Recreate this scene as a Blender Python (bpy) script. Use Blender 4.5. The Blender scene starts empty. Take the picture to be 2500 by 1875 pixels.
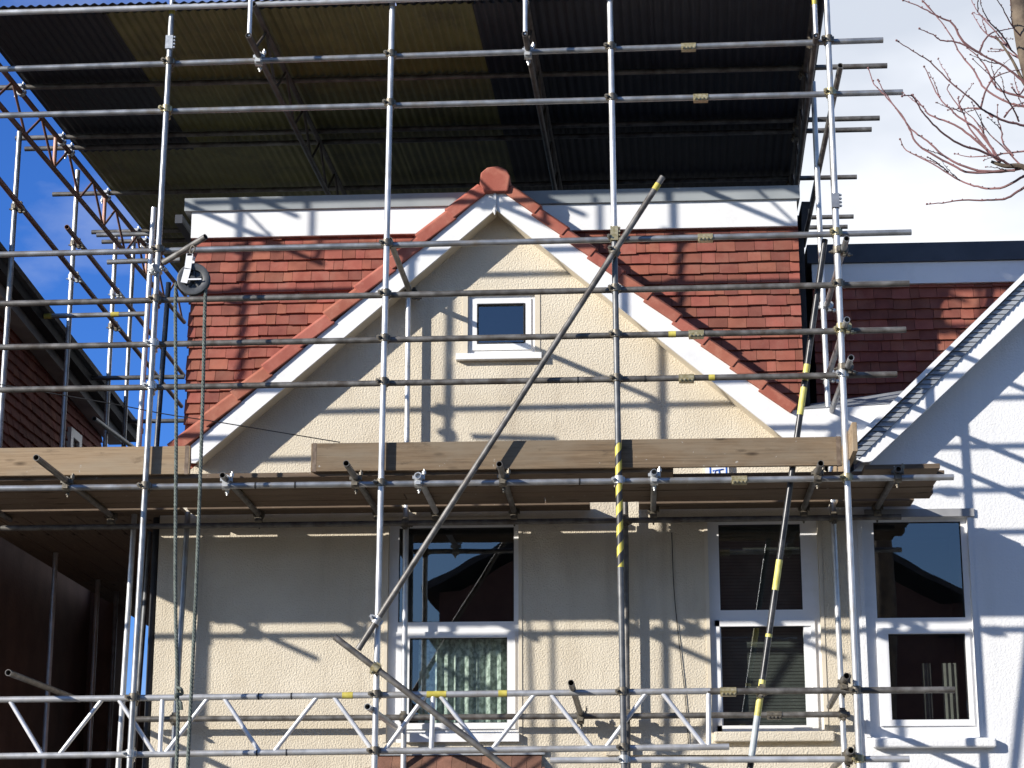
import bpy, bmesh, math, random
from mathutils import Vector, Matrix
rnd = random.Random(7)
scn = bpy.context.scene
COL = scn.collection

# ------------------------------------------------------------------ camera
EYE = 1.65
F, CX, CY = 5000.0, 1250.0, 937.5
PITCH = math.atan((2260 - CY) / F); YAW = math.radians(3.55)
FW = Vector((-math.sin(YAW) * math.cos(PITCH), math.cos(YAW) * math.cos(PITCH), math.sin(PITCH)))
RT = Vector((math.cos(YAW), math.sin(YAW), 0)); UP = RT.cross(FW)
cam = bpy.data.objects.new('camera', bpy.data.cameras.new('camera')); COL.objects.link(cam)
cam.data.sensor_width = 36; cam.data.lens = F / 2500 * 36
cam.data.clip_start = 0.1; cam.data.clip_end = 3000
cam.matrix_world = Matrix.Translation((0, 0, EYE)) @ Matrix((RT, UP, -FW)).transposed().to_4x4()
scn.camera = cam

# ------------------------------------------------------------------ light
SUN_DIR = Vector((1.37, 1.0, -0.62))          # direction the light travels
world = bpy.data.worlds.new('World'); scn.world = world; world.use_nodes = True
nt = world.node_tree; nt.nodes.clear()
out = nt.nodes.new('ShaderNodeOutputWorld')
sky = nt.nodes.new('ShaderNodeTexSky'); sky.sky_type = 'NISHITA'; sky.sun_disc = False
sky.sun_elevation = math.atan2(0.62, math.hypot(1.37, 1)); sky.sun_rotation = math.radians(180) + math.atan2(1.37, 1)
sky.ozone_density = 2.5; sky.air_density = 1.0; sky.dust_density = 0.3
bg = nt.nodes.new('ShaderNodeBackground'); bg.inputs[1].default_value = 0.085
tint = nt.nodes.new('ShaderNodeMix'); tint.data_type = 'RGBA'; tint.blend_type = 'MULTIPLY'; tint.inputs[7].default_value = (0.40, 0.84, 1.75, 1)
nt.links.new(sky.outputs[0], tint.inputs[6]); nt.links.new(tint.outputs[2], bg.inputs[0])
cl = nt.nodes.new('ShaderNodeBackground'); cl.inputs[1].default_value = 0.90
tc = nt.nodes.new('ShaderNodeTexCoord')
sep = nt.nodes.new('ShaderNodeSeparateXYZ'); nt.links.new(tc.outputs['Generated'], sep.inputs[0])
mp = nt.nodes.new('ShaderNodeMapping'); mp.inputs['Scale'].default_value = (1, 1, 1.9)
nt.links.new(tc.outputs['Generated'], mp.inputs[0])
nz = nt.nodes.new('ShaderNodeTexNoise'); nz.inputs['Scale'].default_value = 5.0; nz.inputs['Detail'].default_value = 7; nz.inputs['Roughness'].default_value = 0.55
nt.links.new(mp.outputs[0], nz.inputs['Vector'])
def wmath(op, a, b):
    n = nt.nodes.new('ShaderNodeMath'); n.operation = op
    for i, v in enumerate((a, b)):
        if isinstance(v, (int, float)): n.inputs[i].default_value = v
        else: nt.links.new(v, n.inputs[i])
    return n.outputs[0]
n2 = wmath('MULTIPLY', wmath('SUBTRACT', nz.outputs[0], 0.5), 0.55)
mr = nt.nodes.new('ShaderNodeMapRange'); mr.interpolation_type = 'SMOOTHSTEP'
mr.inputs[1].default_value = -0.09; mr.inputs[2].default_value = 0.10
yf = nt.nodes.new('ShaderNodeMapRange'); yf.inputs[1].default_value = 0.2; yf.inputs[2].default_value = 0.7; nt.links.new(sep.outputs[1], yf.inputs[0])
nt.links.new(wmath('ADD', sep.outputs[0], n2), mr.inputs[0])
nt.links.new(wmath('ADD', wmath('MULTIPLY', yf.outputs[0], 0.6), 0.4), tint.inputs[0])
nt.links.new(wmath('ADD', wmath('MULTIPLY', yf.outputs[0], -0.016), 0.096), bg.inputs[1])
wisp = nt.nodes.new('ShaderNodeMapRange'); wisp.inputs[1].default_value = 0.46; wisp.inputs[2].default_value = 0.8; wisp.inputs[4].default_value = 0.65
nt.links.new(nz.outputs[0], wisp.inputs[0])
mask = wmath('MULTIPLY', wmath('MAXIMUM', mr.outputs[0], wisp.outputs[0]), yf.outputs[0])
cr = nt.nodes.new('ShaderNodeValToRGB'); cr.color_ramp.elements[0].color = (0.58, 0.63, 0.72, 1); cr.color_ramp.elements[1].color = (1, 1.02, 1.06, 1)
cr.color_ramp.elements[0].position = 0.36; cr.color_ramp.elements[1].position = 0.62
nz2 = nt.nodes.new('ShaderNodeTexNoise'); nz2.inputs['Scale'].default_value = 4.2; nz2.inputs['Detail'].default_value = 5
nt.links.new(mp.outputs[0], nz2.inputs['Vector']); nt.links.new(nz2.outputs[0], cr.inputs[0]); nt.links.new(cr.outputs[0], cl.inputs[0])
mx = nt.nodes.new('ShaderNodeMixShader')
nt.links.new(mask, mx.inputs[0]); nt.links.new(bg.outputs[0], mx.inputs[1]); nt.links.new(cl.outputs[0], mx.inputs[2]); nt.links.new(mx.outputs[0], out.inputs[0])
sl = bpy.data.lights.new('sun', 'SUN'); sl.energy = 5.0; sl.angle = math.radians(0.7); sl.color = (1.0, 0.945, 0.86)
so = bpy.data.objects.new('sun', sl); COL.objects.link(so); so.location = (-20, -10, 20)
so.rotation_euler = SUN_DIR.to_track_quat('-Z', 'Y').to_euler()
scn.view_settings.view_transform = 'Standard'; scn.view_settings.look = 'None'
scn.view_settings.exposure = 0.40; scn.view_settings.gamma = 1.0
scn.cycles.max_bounces = 8

# ------------------------------------------------------------------ geometry helpers
def ray(px, py): return RT * ((px - CX) / F) + UP * ((CY - py) / F) + FW
def P(px, py, Y):
    d = ray(px, py); q = d * (Y / d.y); return Vector((q.x, q.y, q.z + EYE))
def PZ(px, py, z):
    d = ray(px, py); q = d * ((z - EYE) / d.z); return Vector((q.x, q.y, z))
def PX(px, py, x):
    d = ray(px, py); q = d * (x / d.x); return Vector((q.x, q.y, q.z + EYE))
YF, YL, YW, YB, YI = 15.40, 15.45, 17.0, 16.77, 16.89
def to_z(a, b, z): return a + (b - a) * ((z - a.z) / (b.z - a.z))

def nodes_mat(name):
    m = bpy.data.materials.new(name); m.use_nodes = True
    return m, m.node_tree, m.node_tree.nodes['Principled BSDF']
def mat(name, c1, c2=None, rough=0.6, metal=0.0, scale=6.0, detail=5, stretch=(1, 1, 1), bump=0.0, bscale=40.0, lo=0.35, hi=0.65, coord='Object', rvar=0.0, spec=0.5, dirt=None, dscale=2.0, bdist=0.01, island=0.0, streak=None, blotch=None):
    m, t, b = nodes_mat(name)
    c2 = c2 or c1
    tcn = t.nodes.new('ShaderNodeTexCoord'); mpn = t.nodes.new('ShaderNodeMapping'); mpn.inputs['Scale'].default_value = stretch
    if coord == 'Position':
        g = t.nodes.new('ShaderNodeNewGeometry'); t.links.new(g.outputs['Position'], mpn.inputs[0])
    else: t.links.new(tcn.outputs['Object'], mpn.inputs[0])
    n = t.nodes.new('ShaderNodeTexNoise'); n.inputs['Scale'].default_value = scale; n.inputs['Detail'].default_value = detail
    t.links.new(mpn.outputs[0], n.inputs['Vector'])
    r = t.nodes.new('ShaderNodeValToRGB'); r.color_ramp.elements[0].position = lo; r.color_ramp.elements[1].position = hi
    r.color_ramp.elements[0].color = (*c1, 1); r.color_ramp.elements[1].color = (*c2, 1)
    t.links.new(n.outputs[0], r.inputs[0]); col = r.outputs[0]
    if dirt:
        n3 = t.nodes.new('ShaderNodeTexNoise'); n3.inputs['Scale'].default_value = dscale; n3.inputs['Detail'].default_value = 8; n3.inputs['Roughness'].default_value = 0.7
        t.links.new(mpn.outputs[0], n3.inputs['Vector'])
        r3 = t.nodes.new('ShaderNodeValToRGB'); r3.color_ramp.elements[0].position = 0.5; r3.color_ramp.elements[1].position = 0.72
        t.links.new(n3.outputs[0], r3.inputs[0])
        mxn = t.nodes.new('ShaderNodeMix'); mxn.data_type = 'RGBA'; t.links.new(r3.outputs[0], mxn.inputs[0]); t.links.new(col, mxn.inputs[6]); mxn.inputs[7].default_value = (*dirt, 1); col = mxn.outputs[2]
    for cc_, sc_, sv_, a_, b_ in ((streak, 1.0, (5.5, 5.5, 0.45), 0.52, 0.78), (blotch, 0.8, (1, 1, 1), 0.45, 0.75)):
        if not cc_: continue
        mp5 = t.nodes.new('ShaderNodeMapping'); mp5.inputs['Scale'].default_value = sv_; g5 = t.nodes.new('ShaderNodeNewGeometry'); t.links.new(g5.outputs['Position'], mp5.inputs[0])
        n5 = t.nodes.new('ShaderNodeTexNoise'); n5.inputs['Scale'].default_value = sc_; n5.inputs['Detail'].default_value = 9; n5.inputs['Roughness'].default_value = 0.65; t.links.new(mp5.outputs[0], n5.inputs['Vector'])
        r5 = t.nodes.new('ShaderNodeValToRGB'); r5.color_ramp.elements[0].position = a_; r5.color_ramp.elements[1].position = b_; r5.color_ramp.elements[1].color = (0.75, 0.75, 0.75, 1); t.links.new(n5.outputs[0], r5.inputs[0])
        x5 = t.nodes.new('ShaderNodeMix'); x5.data_type = 'RGBA'; t.links.new(r5.outputs[0], x5.inputs[0]); t.links.new(col, x5.inputs[6]); x5.inputs[7].default_value = (*cc_, 1); col = x5.outputs[2]
    if island:
        g2 = t.nodes.new('ShaderNodeNewGeometry'); h = t.nodes.new('ShaderNodeHueSaturation')
        mr1 = t.nodes.new('ShaderNodeMapRange'); mr1.inputs[3].default_value = 1 - island; mr1.inputs[4].default_value = 1 + island * 0.6
        t.links.new(g2.outputs['Random Per Island'], mr1.inputs[0]); t.links.new(mr1.outputs[0], h.inputs['Value'])
        mr2 = t.nodes.new('ShaderNodeMapRange'); mr2.inputs[3].default_value = 0.491; mr2.inputs[4].default_value = 0.503
        mth = t.nodes.new('ShaderNodeMath'); mth.operation = 'FRACT'; mt2 = t.nodes.new('ShaderNodeMath'); mt2.operation = 'MULTIPLY'; mt2.inputs[1].default_value = 7.31
        t.links.new(g2.outputs['Random Per Island'], mt2.inputs[0]); t.links.new(mt2.outputs[0], mth.inputs[0]); t.links.new(mth.outputs[0], mr2.inputs[0]); t.links.new(mr2.outputs[0], h.inputs['Hue'])
        t.links.new(col, h.inputs['Color']); col = h.outputs[0]
    t.links.new(col, b.inputs['Base Color'])
    b.inputs['Roughness'].default_value = rough; b.inputs['Metallic'].default_value = metal
    b.inputs['Specular IOR Level'].default_value = spec
    if rvar:
        mrr = t.nodes.new('ShaderNodeMapRange'); mrr.inputs[3].default_value = rough - rvar; mrr.inputs[4].default_value = rough + rvar
        t.links.new(n.outputs[0], mrr.inputs[0]); t.links.new(mrr.outputs[0], b.inputs['Roughness'])
    if bump:
        n4 = t.nodes.new('ShaderNodeTexNoise'); n4.inputs['Scale'].default_value = bscale; n4.inputs['Detail'].default_value = 3
        t.links.new(mpn.outputs[0], n4.inputs['Vector'])
        bp = t.nodes.new('ShaderNodeBump'); bp.inputs['Strength'].default_value = bump; bp.inputs['Distance'].default_value = bdist
        t.links.new(n4.outputs[0], bp.inputs['Height']); t.links.new(bp.outputs[0], b.inputs['Normal'])
    return m

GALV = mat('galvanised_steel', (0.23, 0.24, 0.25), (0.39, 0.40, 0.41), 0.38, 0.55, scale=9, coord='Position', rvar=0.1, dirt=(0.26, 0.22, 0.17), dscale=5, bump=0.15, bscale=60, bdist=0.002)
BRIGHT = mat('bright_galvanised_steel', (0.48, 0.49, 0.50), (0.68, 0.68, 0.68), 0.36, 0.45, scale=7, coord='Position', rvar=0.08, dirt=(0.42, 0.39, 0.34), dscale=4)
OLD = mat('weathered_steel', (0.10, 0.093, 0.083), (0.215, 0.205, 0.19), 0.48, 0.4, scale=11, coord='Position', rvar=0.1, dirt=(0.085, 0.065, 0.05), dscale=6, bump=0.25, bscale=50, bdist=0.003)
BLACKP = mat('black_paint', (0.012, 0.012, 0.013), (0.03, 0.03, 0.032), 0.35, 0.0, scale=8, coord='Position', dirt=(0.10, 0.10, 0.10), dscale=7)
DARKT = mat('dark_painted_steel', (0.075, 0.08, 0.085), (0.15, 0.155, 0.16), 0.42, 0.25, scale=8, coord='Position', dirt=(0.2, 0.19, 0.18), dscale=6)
RUST = mat('rusty_steel', (0.16, 0.075, 0.055), (0.26, 0.15, 0.12), 0.6, 0.2, scale=10, coord='Position', dirt=(0.08, 0.05, 0.045), dscale=5)
PINK = mat('red_oxide_steel', (0.42, 0.22, 0.16), (0.55, 0.33, 0.26), 0.55, 0.1, scale=10, coord='Position')
ALU = mat('aluminium', (0.66, 0.67, 0.69), (0.8, 0.81, 0.83), 0.42, 0.4, scale=14, coord='Position', rvar=0.1, dirt=(0.45, 0.44, 0.42), dscale=7)
CPL = mat('coupler_steel', (0.10, 0.09, 0.075), (0.24, 0.21, 0.16), 0.5, 0.5, scale=30, coord='Position', bump=0.3, bscale=80, bdist=0.003)
CPLB = mat('zinc_coupler_steel', (0.42, 0.43, 0.43), (0.62, 0.62, 0.6), 0.4, 0.5, scale=30, coord='Position')
CPLG = mat('passivated_coupler_steel', (0.30, 0.25, 0.12), (0.5, 0.44, 0.28), 0.42, 0.5, scale=40, coord='Position')
YEL = mat('yellow_tape', (0.45, 0.38, 0.06), (0.62, 0.54, 0.12), 0.5, scale=20, coord='Position', dirt=(0.45, 0.36, 0.08), dscale=12)
PYEL = mat('yellow_paint', (0.62, 0.55, 0.12), (0.75, 0.68, 0.22), 0.5, scale=20, coord='Position', dirt=(0.4, 0.35, 0.12), dscale=9)
PGREY = mat('pale_grey_paint', (0.36, 0.40, 0.42), (0.46, 0.5, 0.5), 0.5, scale=14, coord='Position')
def wood(name, c1, c2, grey, dark, seed):
    """weathered board: grain along local X, knots, cracks, grey patches, dirt and mortar splashes"""
    m, t, b = nodes_mat(name); N, L = t.nodes.new, t.links.new
    tcn = N('ShaderNodeTexCoord')
    def mapped(sc, off=0.0):
        q = N('ShaderNodeMapping'); q.inputs['Scale'].default_value = sc; q.inputs['Location'].default_value = (seed + off, off * 1.7, off * 0.6); L(tcn.outputs['Object'], q.inputs[0]); return q.outputs[0]
    def noise(v, sc, det=6, ro=0.6, dist=0.0):
        n = N('ShaderNodeTexNoise'); n.inputs['Scale'].default_value = sc; n.inputs['Detail'].default_value = det; n.inputs['Roughness'].default_value = ro; n.inputs['Distortion'].default_value = dist; L(v, n.inputs['Vector']); return n.outputs[0]
    def ramp(v, p0, p1, k0=(0, 0, 0, 1), k1=(1, 1, 1, 1)):
        r = N('ShaderNodeValToRGB'); r.color_ramp.elements[0].position = p0; r.color_ramp.elements[1].position = p1; r.color_ramp.elements[0].color = k0; r.color_ramp.elements[1].color = k1; L(v, r.inputs[0]); return r.outputs[0]
    def mixc(f, a, c):
        x = N('ShaderNodeMix'); x.data_type = 'RGBA'; L(f, x.inputs[0]); L(a, x.inputs[6])
        if isinstance(c, tuple): x.inputs[7].default_value = c
        else: L(c, x.inputs[7])
        return x.outputs[2]
    g1 = noise(mapped((1.2, 26, 26)), 2.2, 9, 0.7, 0.6); g2 = noise(mapped((0.5, 60, 60), 3), 1.5, 4)
    col = ramp(g1, 0.33, 0.68, (*c1, 1), (*c2, 1))
    col = mixc(ramp(g2, 0.56, 0.66, (0, 0, 0, 1), (0.55, 0.55, 0.55, 1)), col, (*dark, 1))
    col = mixc(ramp(noise(mapped((0.9, 2.5, 2.5), 7), 1.6, 7, 0.65), 0.45, 0.68, (0, 0, 0, 1), (0.8, 0.8, 0.8, 1)), col, (*grey, 1))
    col = mixc(ramp(noise(mapped((2.0, 7, 7), 11), 1.4, 8, 0.75), 0.58, 0.70, (0, 0, 0, 1), (0.75, 0.75, 0.75, 1)), col, (*dark, 1))
    v = N('ShaderNodeTexVoronoi'); v.inputs['Scale'].default_value = 1.0; L(mapped((2.3, 7.5, 7.5), 5), v.inputs['Vector'])
    col = mixc(ramp(v.outputs['Distance'], 0.05, 0.16, (0.85, 0.85, 0.85, 1), (0, 0, 0, 1)), col, (dark[0] * .6, dark[1] * .55, dark[2] * .5, 1))
    col = mixc(ramp(noise(mapped((14, 16, 16), 17), 1.5, 3), 0.70, 0.73, (0, 0, 0, 1), (0.7, 0.7, 0.7, 1)), col, (0.42, 0.40, 0.36, 1))
    L(col, b.inputs['Base Color']); b.inputs['Roughness'].default_value = 0.85; b.inputs['Specular IOR Level'].default_value = 0.25
    bp = N('ShaderNodeBump'); bp.inputs['Strength'].default_value = 0.5; bp.inputs['Distance'].default_value = 0.004; L(g1, bp.inputs['Height']); L(bp.outputs[0], b.inputs['Normal'])
    return m
WOOD = wood('scaffold_board_wood', (0.135, 0.092, 0.056), (0.24, 0.175, 0.11), (0.215, 0.175, 0.125), (0.07, 0.052, 0.036), 1.3)
WOODP = wood('pale_board_wood', (0.25, 0.175, 0.105), (0.37, 0.27, 0.17), (0.31, 0.25, 0.175), (0.14, 0.10, 0.065), 8.1)
ENDB = mat('rusty_end_band', (0.12, 0.085, 0.06), (0.22, 0.165, 0.12), 0.6, 0.3, scale=20, coord='Position')
WOODD = wood('platform_board_wood', (0.10, 0.07, 0.048), (0.19, 0.135, 0.092), (0.16, 0.125, 0.09), (0.05, 0.038, 0.028), 4.4)
ENDG = mat('grey_end_grain', (0.42, 0.42, 0.4), (0.58, 0.57, 0.53), 0.8, scale=30)
CREAM = mat('cream_roughcast', (0.61, 0.54, 0.42), (0.68, 0.61, 0.485), 0.9, scale=2.2, coord='Position', bump=0.75, bscale=70, bdist=0.014, dirt=(0.56, 0.49, 0.38), dscale=0.9, streak=(0.46, 0.395, 0.30), blotch=(0.69, 0.63, 0.52), spec=0.2)
CREAMS = mat('smooth_cream_paint', (0.62, 0.55, 0.43), (0.69, 0.62, 0.50), 0.75, scale=2.0, coord='Position', bump=0.1, bscale=60, spec=0.3)
WHITER = mat('white_roughcast', (0.74, 0.745, 0.75), (0.80, 0.80, 0.80), 0.9, scale=1.6, coord='Position', streak=(0.66, 0.67, 0.67), blotch=(0.72, 0.72, 0.71), bump=0.4, bscale=66, bdist=0.012, spec=0.2)
UPVC = mat('white_upvc', (0.78, 0.785, 0.79), (0.83, 0.83, 0.83), 0.35, scale=3, coord='Position', dirt=(0.72, 0.72, 0.71), dscale=3)
GRP = mat('grey_roof_trim', (0.26, 0.285, 0.30), (0.33, 0.355, 0.365), 0.55, scale=3, coord='Position')
LEAD = mat('lead_flashing', (0.24, 0.26, 0.285), (0.38, 0.40, 0.42), 0.5, scale=5, coord='Position', metal=0.2, bump=0.3, bscale=14)
BLACK = mat('black_felt', (0.012, 0.013, 0.016), (0.025, 0.026, 0.03), 0.75, scale=8, coord='Position')
BTRIM = mat('dark_roof_trim', (0.03, 0.033, 0.045), (0.045, 0.05, 0.065), 0.5, scale=4, coord='Position')
TILE = mat('clay_tile', (0.225, 0.064, 0.039), (0.315, 0.10, 0.062), 0.8, scale=7, coord='Position', island=0.34, blotch=(0.20, 0.075, 0.05), bump=0.3, bscale=70, bdist=0.003, dirt=(0.30, 0.12, 0.08), dscale=6)
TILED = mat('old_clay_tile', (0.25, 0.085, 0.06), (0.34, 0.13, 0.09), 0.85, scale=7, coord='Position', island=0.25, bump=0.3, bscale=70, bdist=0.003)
VERGE = mat('new_clay_verge_tile', (0.31, 0.09, 0.054), (0.39, 0.135, 0.085), 0.8, scale=5, coord='Position', island=0.1, bump=0.35, bscale=60, bdist=0.004, dirt=(0.42, 0.17, 0.11), dscale=9)
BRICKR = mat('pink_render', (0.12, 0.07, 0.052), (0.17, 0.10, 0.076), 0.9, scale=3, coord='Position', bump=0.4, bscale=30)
ROOFD = mat('dark_roof_slate', (0.035, 0.032, 0.034), (0.075, 0.07, 0.07), 0.75, scale=8, coord='Position', bump=0.3, bscale=20)
TRIMG = mat('grey_eaves_paint', (0.23, 0.23, 0.24), (0.34, 0.34, 0.34), 0.7, scale=4, coord='Position')
OLIVE = mat('olive_corrugated_steel', (0.115, 0.108, 0.026), (0.165, 0.155, 0.045), 0.55, 0.0, scale=3, coord='Position', dirt=(0.06, 0.055, 0.02), dscale=2)
NAVY = mat('navy_corrugated_steel', (0.002, 0.003, 0.009), (0.005, 0.008, 0.018), 0.6, 0.0, scale=3, coord='Position', dirt=(0.012, 0.012, 0.013), dscale=3)
ROPE = mat('grey_green_rope', (0.075, 0.09, 0.08), (0.15, 0.175, 0.155), 0.9, scale=40, coord='Position')
CABLE = mat('black_cable', (0.02, 0.02, 0.02), None, 0.6)
PLAST = mat('dark_grey_wheel', (0.03, 0.033, 0.037), (0.06, 0.064, 0.068), 0.45, scale=20, coord='Position')
DARKIN = mat('dark_interior', (0.03, 0.03, 0.032), (0.05, 0.047, 0.045), 0.9, scale=3, coord='Position')
CURT = mat('pale_curtain', (0.10, 0.095, 0.085), (0.14, 0.135, 0.12), 0.9, scale=8, coord='Position')
ASPH = mat('asphalt', (0.045, 0.045, 0.047), (0.06, 0.06, 0.06), 0.9, scale=3, coord='Position', bump=0.4, bscale=80)
PAVE = mat('paving', (0.10, 0.095, 0.085), (0.14, 0.135, 0.12), 0.9, scale=4, coord='Position')
GROUND = mat('ground', (0.07, 0.07, 0.05), (0.10, 0.095, 0.07), 0.95, scale=1, coord='Position')
BARK = mat('bark', (0.075, 0.055, 0.04), (0.17, 0.13, 0.09), 0.9, scale=12, coord='Position', bump=0.5, bscale=30)
TWIG = mat('red_twig_bark', (0.12, 0.06, 0.058), (0.235, 0.11, 0.11), 0.7, scale=9, coord='Position')
BLIND = mat('dark_blind', (0.06, 0.064, 0.058), (0.085, 0.088, 0.08), 0.8, scale=6, coord='Position')
BRICKO = mat('opposite_brick', (0.11, 0.05, 0.036), (0.15, 0.07, 0.05), 0.9, scale=5, coord='Position')
BLUE = mat('blue_sign_paint', (0.02, 0.10, 0.42), (0.03, 0.13, 0.48), 0.4)
CLAYB = mat('brown_bay_tile', (0.13, 0.065, 0.042), (0.23, 0.115, 0.075), 0.85, scale=6, coord='Position', island=0.3, bump=0.3, bscale=50)

def lace():
    m, t, b = nodes_mat('lace_curtain_cloth')
    g = t.nodes.new('ShaderNodeNewGeometry')
    v = t.nodes.new('ShaderNodeTexNoise'); v.inputs['Scale'].default_value = 26; v.inputs['Detail'].default_value = 4
    t.links.new(g.outputs['Position'], v.inputs['Vector'])
    r = t.nodes.new('ShaderNodeValToRGB'); r.color_ramp.elements[0].position = 0.42; r.color_ramp.elements[1].position = 0.6
    r.color_ramp.elements[0].color = (0.30, 0.35, 0.30, 1); r.color_ramp.elements[1].color = (0.66, 0.72, 0.64, 1)
    t.links.new(v.outputs[0], r.inputs[0]); t.links.new(r.outputs[0], b.inputs['Base Color']); b.inputs['Roughness'].default_value = 0.9
    return m
LACE = lace()
def glass():
    m, t, b = nodes_mat('window_glass'); t.nodes.remove(b)
    o = t.nodes['Material Output']
    gl = t.nodes.new('ShaderNodeBsdfGlossy'); gl.inputs['Roughness'].default_value = 0.008; gl.inputs['Color'].default_value = (0.92, 0.96, 1, 1)
    tr = t.nodes.new('ShaderNodeBsdfTransparent'); tr.inputs['Color'].default_value = (0.80, 0.86, 0.84, 1)
    gi = t.nodes.new('ShaderNodeNewGeometry'); dt = t.nodes.new('ShaderNodeVectorMath'); dt.operation = 'DOT_PRODUCT'; t.links.new(gi.outputs['Incoming'], dt.inputs[0]); t.links.new(gi.outputs['Normal'], dt.inputs[1])
    def mth(op, x, y):
        q = t.nodes.new('ShaderNodeMath'); q.operation = op
        for i, v in enumerate((x, y)):
            if v is None: continue
            if isinstance(v, (int, float)): q.inputs[i].default_value = v
            else: t.links.new(v, q.inputs[i])
        return q.outputs[0]
    sch = mth('ADD', mth('MULTIPLY', mth('POWER', mth('SUBTRACT', 1.0, mth('ABSOLUTE', dt.outputs['Value'], None)), 5.0), 0.85), 0.15)
    bp = t.nodes.new('ShaderNodeBump'); bp.inputs['Strength'].default_value = 0.03; bp.inputs['Distance'].default_value = 0.02
    n = t.nodes.new('ShaderNodeTexNoise'); n.inputs['Scale'].default_value = 2.0; n.inputs['Detail'].default_value = 1
    g = t.nodes.new('ShaderNodeNewGeometry'); t.links.new(g.outputs['Position'], n.inputs['Vector']); t.links.new(n.outputs[0], bp.inputs['Height'])
    t.links.new(bp.outputs[0], gl.inputs['Normal'])
    x = t.nodes.new('ShaderNodeMixShader'); t.links.new(sch, x.inputs[0]); t.links.new(tr.outputs[0], x.inputs[1]); t.links.new(gl.outputs[0], x.inputs[2])
    t.links.new(x.outputs[0], o.inputs[0]); return m
GLASS = glass()
def hazard():
    m, t, b = nodes_mat('hazard_tape')
    tcn = t.nodes.new('ShaderNodeTexCoord'); s = t.nodes.new('ShaderNodeSeparateXYZ'); t.links.new(tcn.outputs['Object'], s.inputs[0])
    a = t.nodes.new('ShaderNodeMath'); a.operation = 'ARCTAN2'; t.links.new(s.outputs[1], a.inputs[0]); t.links.new(s.outputs[2], a.inputs[1])
    d = t.nodes.new('ShaderNodeMath'); d.operation = 'DIVIDE'; d.inputs[1].default_value = 2 * math.pi; t.links.new(a.outputs[0], d.inputs[0])
    u = t.nodes.new('ShaderNodeMath'); u.operation = 'MULTIPLY_ADD'; u.inputs[1].default_value = 6.4; t.links.new(s.outputs[0], u.inputs[0]); t.links.new(d.outputs[0], u.inputs[2])
    f = t.nodes.new('ShaderNodeMath'); f.operation = 'FRACT'; t.links.new(u.outputs[0], f.inputs[0])
    c = t.nodes.new('ShaderNodeMath'); c.operation = 'GREATER_THAN'; c.inputs[1].default_value = 0.52; t.links.new(f.outputs[0], c.inputs[0])
    x = t.nodes.new('ShaderNodeMix'); x.data_type = 'RGBA'; x.inputs[6].default_value = (0.03, 0.03, 0.035, 1); x.inputs[7].default_value = (0.62, 0.52, 0.09, 1)
    t.links.new(c.outputs[0], x.inputs[0]); t.links.new(x.outputs[2], b.inputs['Base Color']); b.inputs['Roughness'].default_value = 0.45
    return m
HAZ = hazard()

# ------------------------------------------------------------------ object helpers
WM = {}
def link(name, data, M=None, parent=None):
    o = bpy.data.objects.new(name, data); COL.objects.link(o)
    M = M or Matrix.Identity(4)
    WM[o] = M
    if parent is not None:
        o.parent = parent; o.matrix_basis = WM[parent].inverted() @ M
    else: o.matrix_basis = M
    return o
def tag(o, label, cat, group=None, kind=None):
    o['label'] = label; o['category'] = cat
    if group: o['group'] = group
    if kind: o['kind'] = kind
    return o
def struct(o): o['kind'] = 'structure'; return o
def empty(name, loc): return link(name, None, Matrix.Translation(loc))
def bmobj(name, bm, m, M=None, parent=None, smooth=False, recalc=True):
    if recalc: bmesh.ops.recalc_face_normals(bm, faces=bm.faces)
    me = bpy.data.meshes.new(name); bm.to_mesh(me); bm.free()
    me.materials.append(m)
    if smooth:
        for p in me.polygons: p.use_smooth = True
        try: me.set_sharp_from_angle(angle=math.radians(40))
        except Exception: pass
    return link(name, me, M, parent)
def frame(a, b, up=Vector((0, 0, 1))):
    x = (b - a).normalized()
    if abs(x.dot(up)) > 0.99: up = Vector((0, 1, 0))
    y = up.cross(x).normalized(); z = x.cross(y)
    M = Matrix((x, y, z)).transposed().to_4x4(); M.translation = a
    return M
def box(bm, x0, x1, y0, y1, z0, z1, M=None):
    v = [bm.verts.new((x, y, z)) for x in (x0, x1) for y in (y0, y1) for z in (z0, z1)]
    for f in ((0, 1, 3, 2), (4, 6, 7, 5), (0, 4, 5, 1), (2, 3, 7, 6), (0, 2, 6, 4), (1, 5, 7, 3)): bm.faces.new([v[i] for i in f])
    if M is not None: bmesh.ops.transform(bm, matrix=M, verts=v)
    return v
def cyl(bm, a, b, r, n=10, r2=None, cap=True):
    M = frame(a, b); L = (b - a).length; r2 = r if r2 is None else r2
    va, vb = [], []
    for i in range(n):
        c, s = math.cos(2 * math.pi * i / n), math.sin(2 * math.pi * i / n)
        va.append(bm.verts.new(M @ Vector((0, r * c, r * s)))); vb.append(bm.verts.new(M @ Vector((L, r2 * c, r2 * s))))
    for i in range(n): bm.faces.new((va[i], va[(i + 1) % n], vb[(i + 1) % n], vb[i]))
    if cap: bm.faces.new(va[::-1]); bm.faces.new(vb)
    return va + vb
def tube(name, a, b, m, parent=None, r=0.02415, n=16, hollow=True):
    """a scaffold tube with open ends, along local X"""
    L = (b - a).length; bm = bmesh.new(); ri = r * 0.83
    rings = []
    for x, rr in ((0, r), (L, r), (L, ri), (0, ri)):
        rings.append([bm.verts.new((x, rr * math.cos(2 * math.pi * i / n), rr * math.sin(2 * math.pi * i / n))) for i in range(n)])
    seq = [(0, 1), (1, 2), (2, 3), (3, 0)]
    for p, q in seq:
        for i in range(n): bm.faces.new((rings[p][i], rings[p][(i + 1) % n], rings[q][(i + 1) % n], rings[q][i]))
    return bmobj(name, bm, m, frame(a, b), parent, smooth=True)
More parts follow.
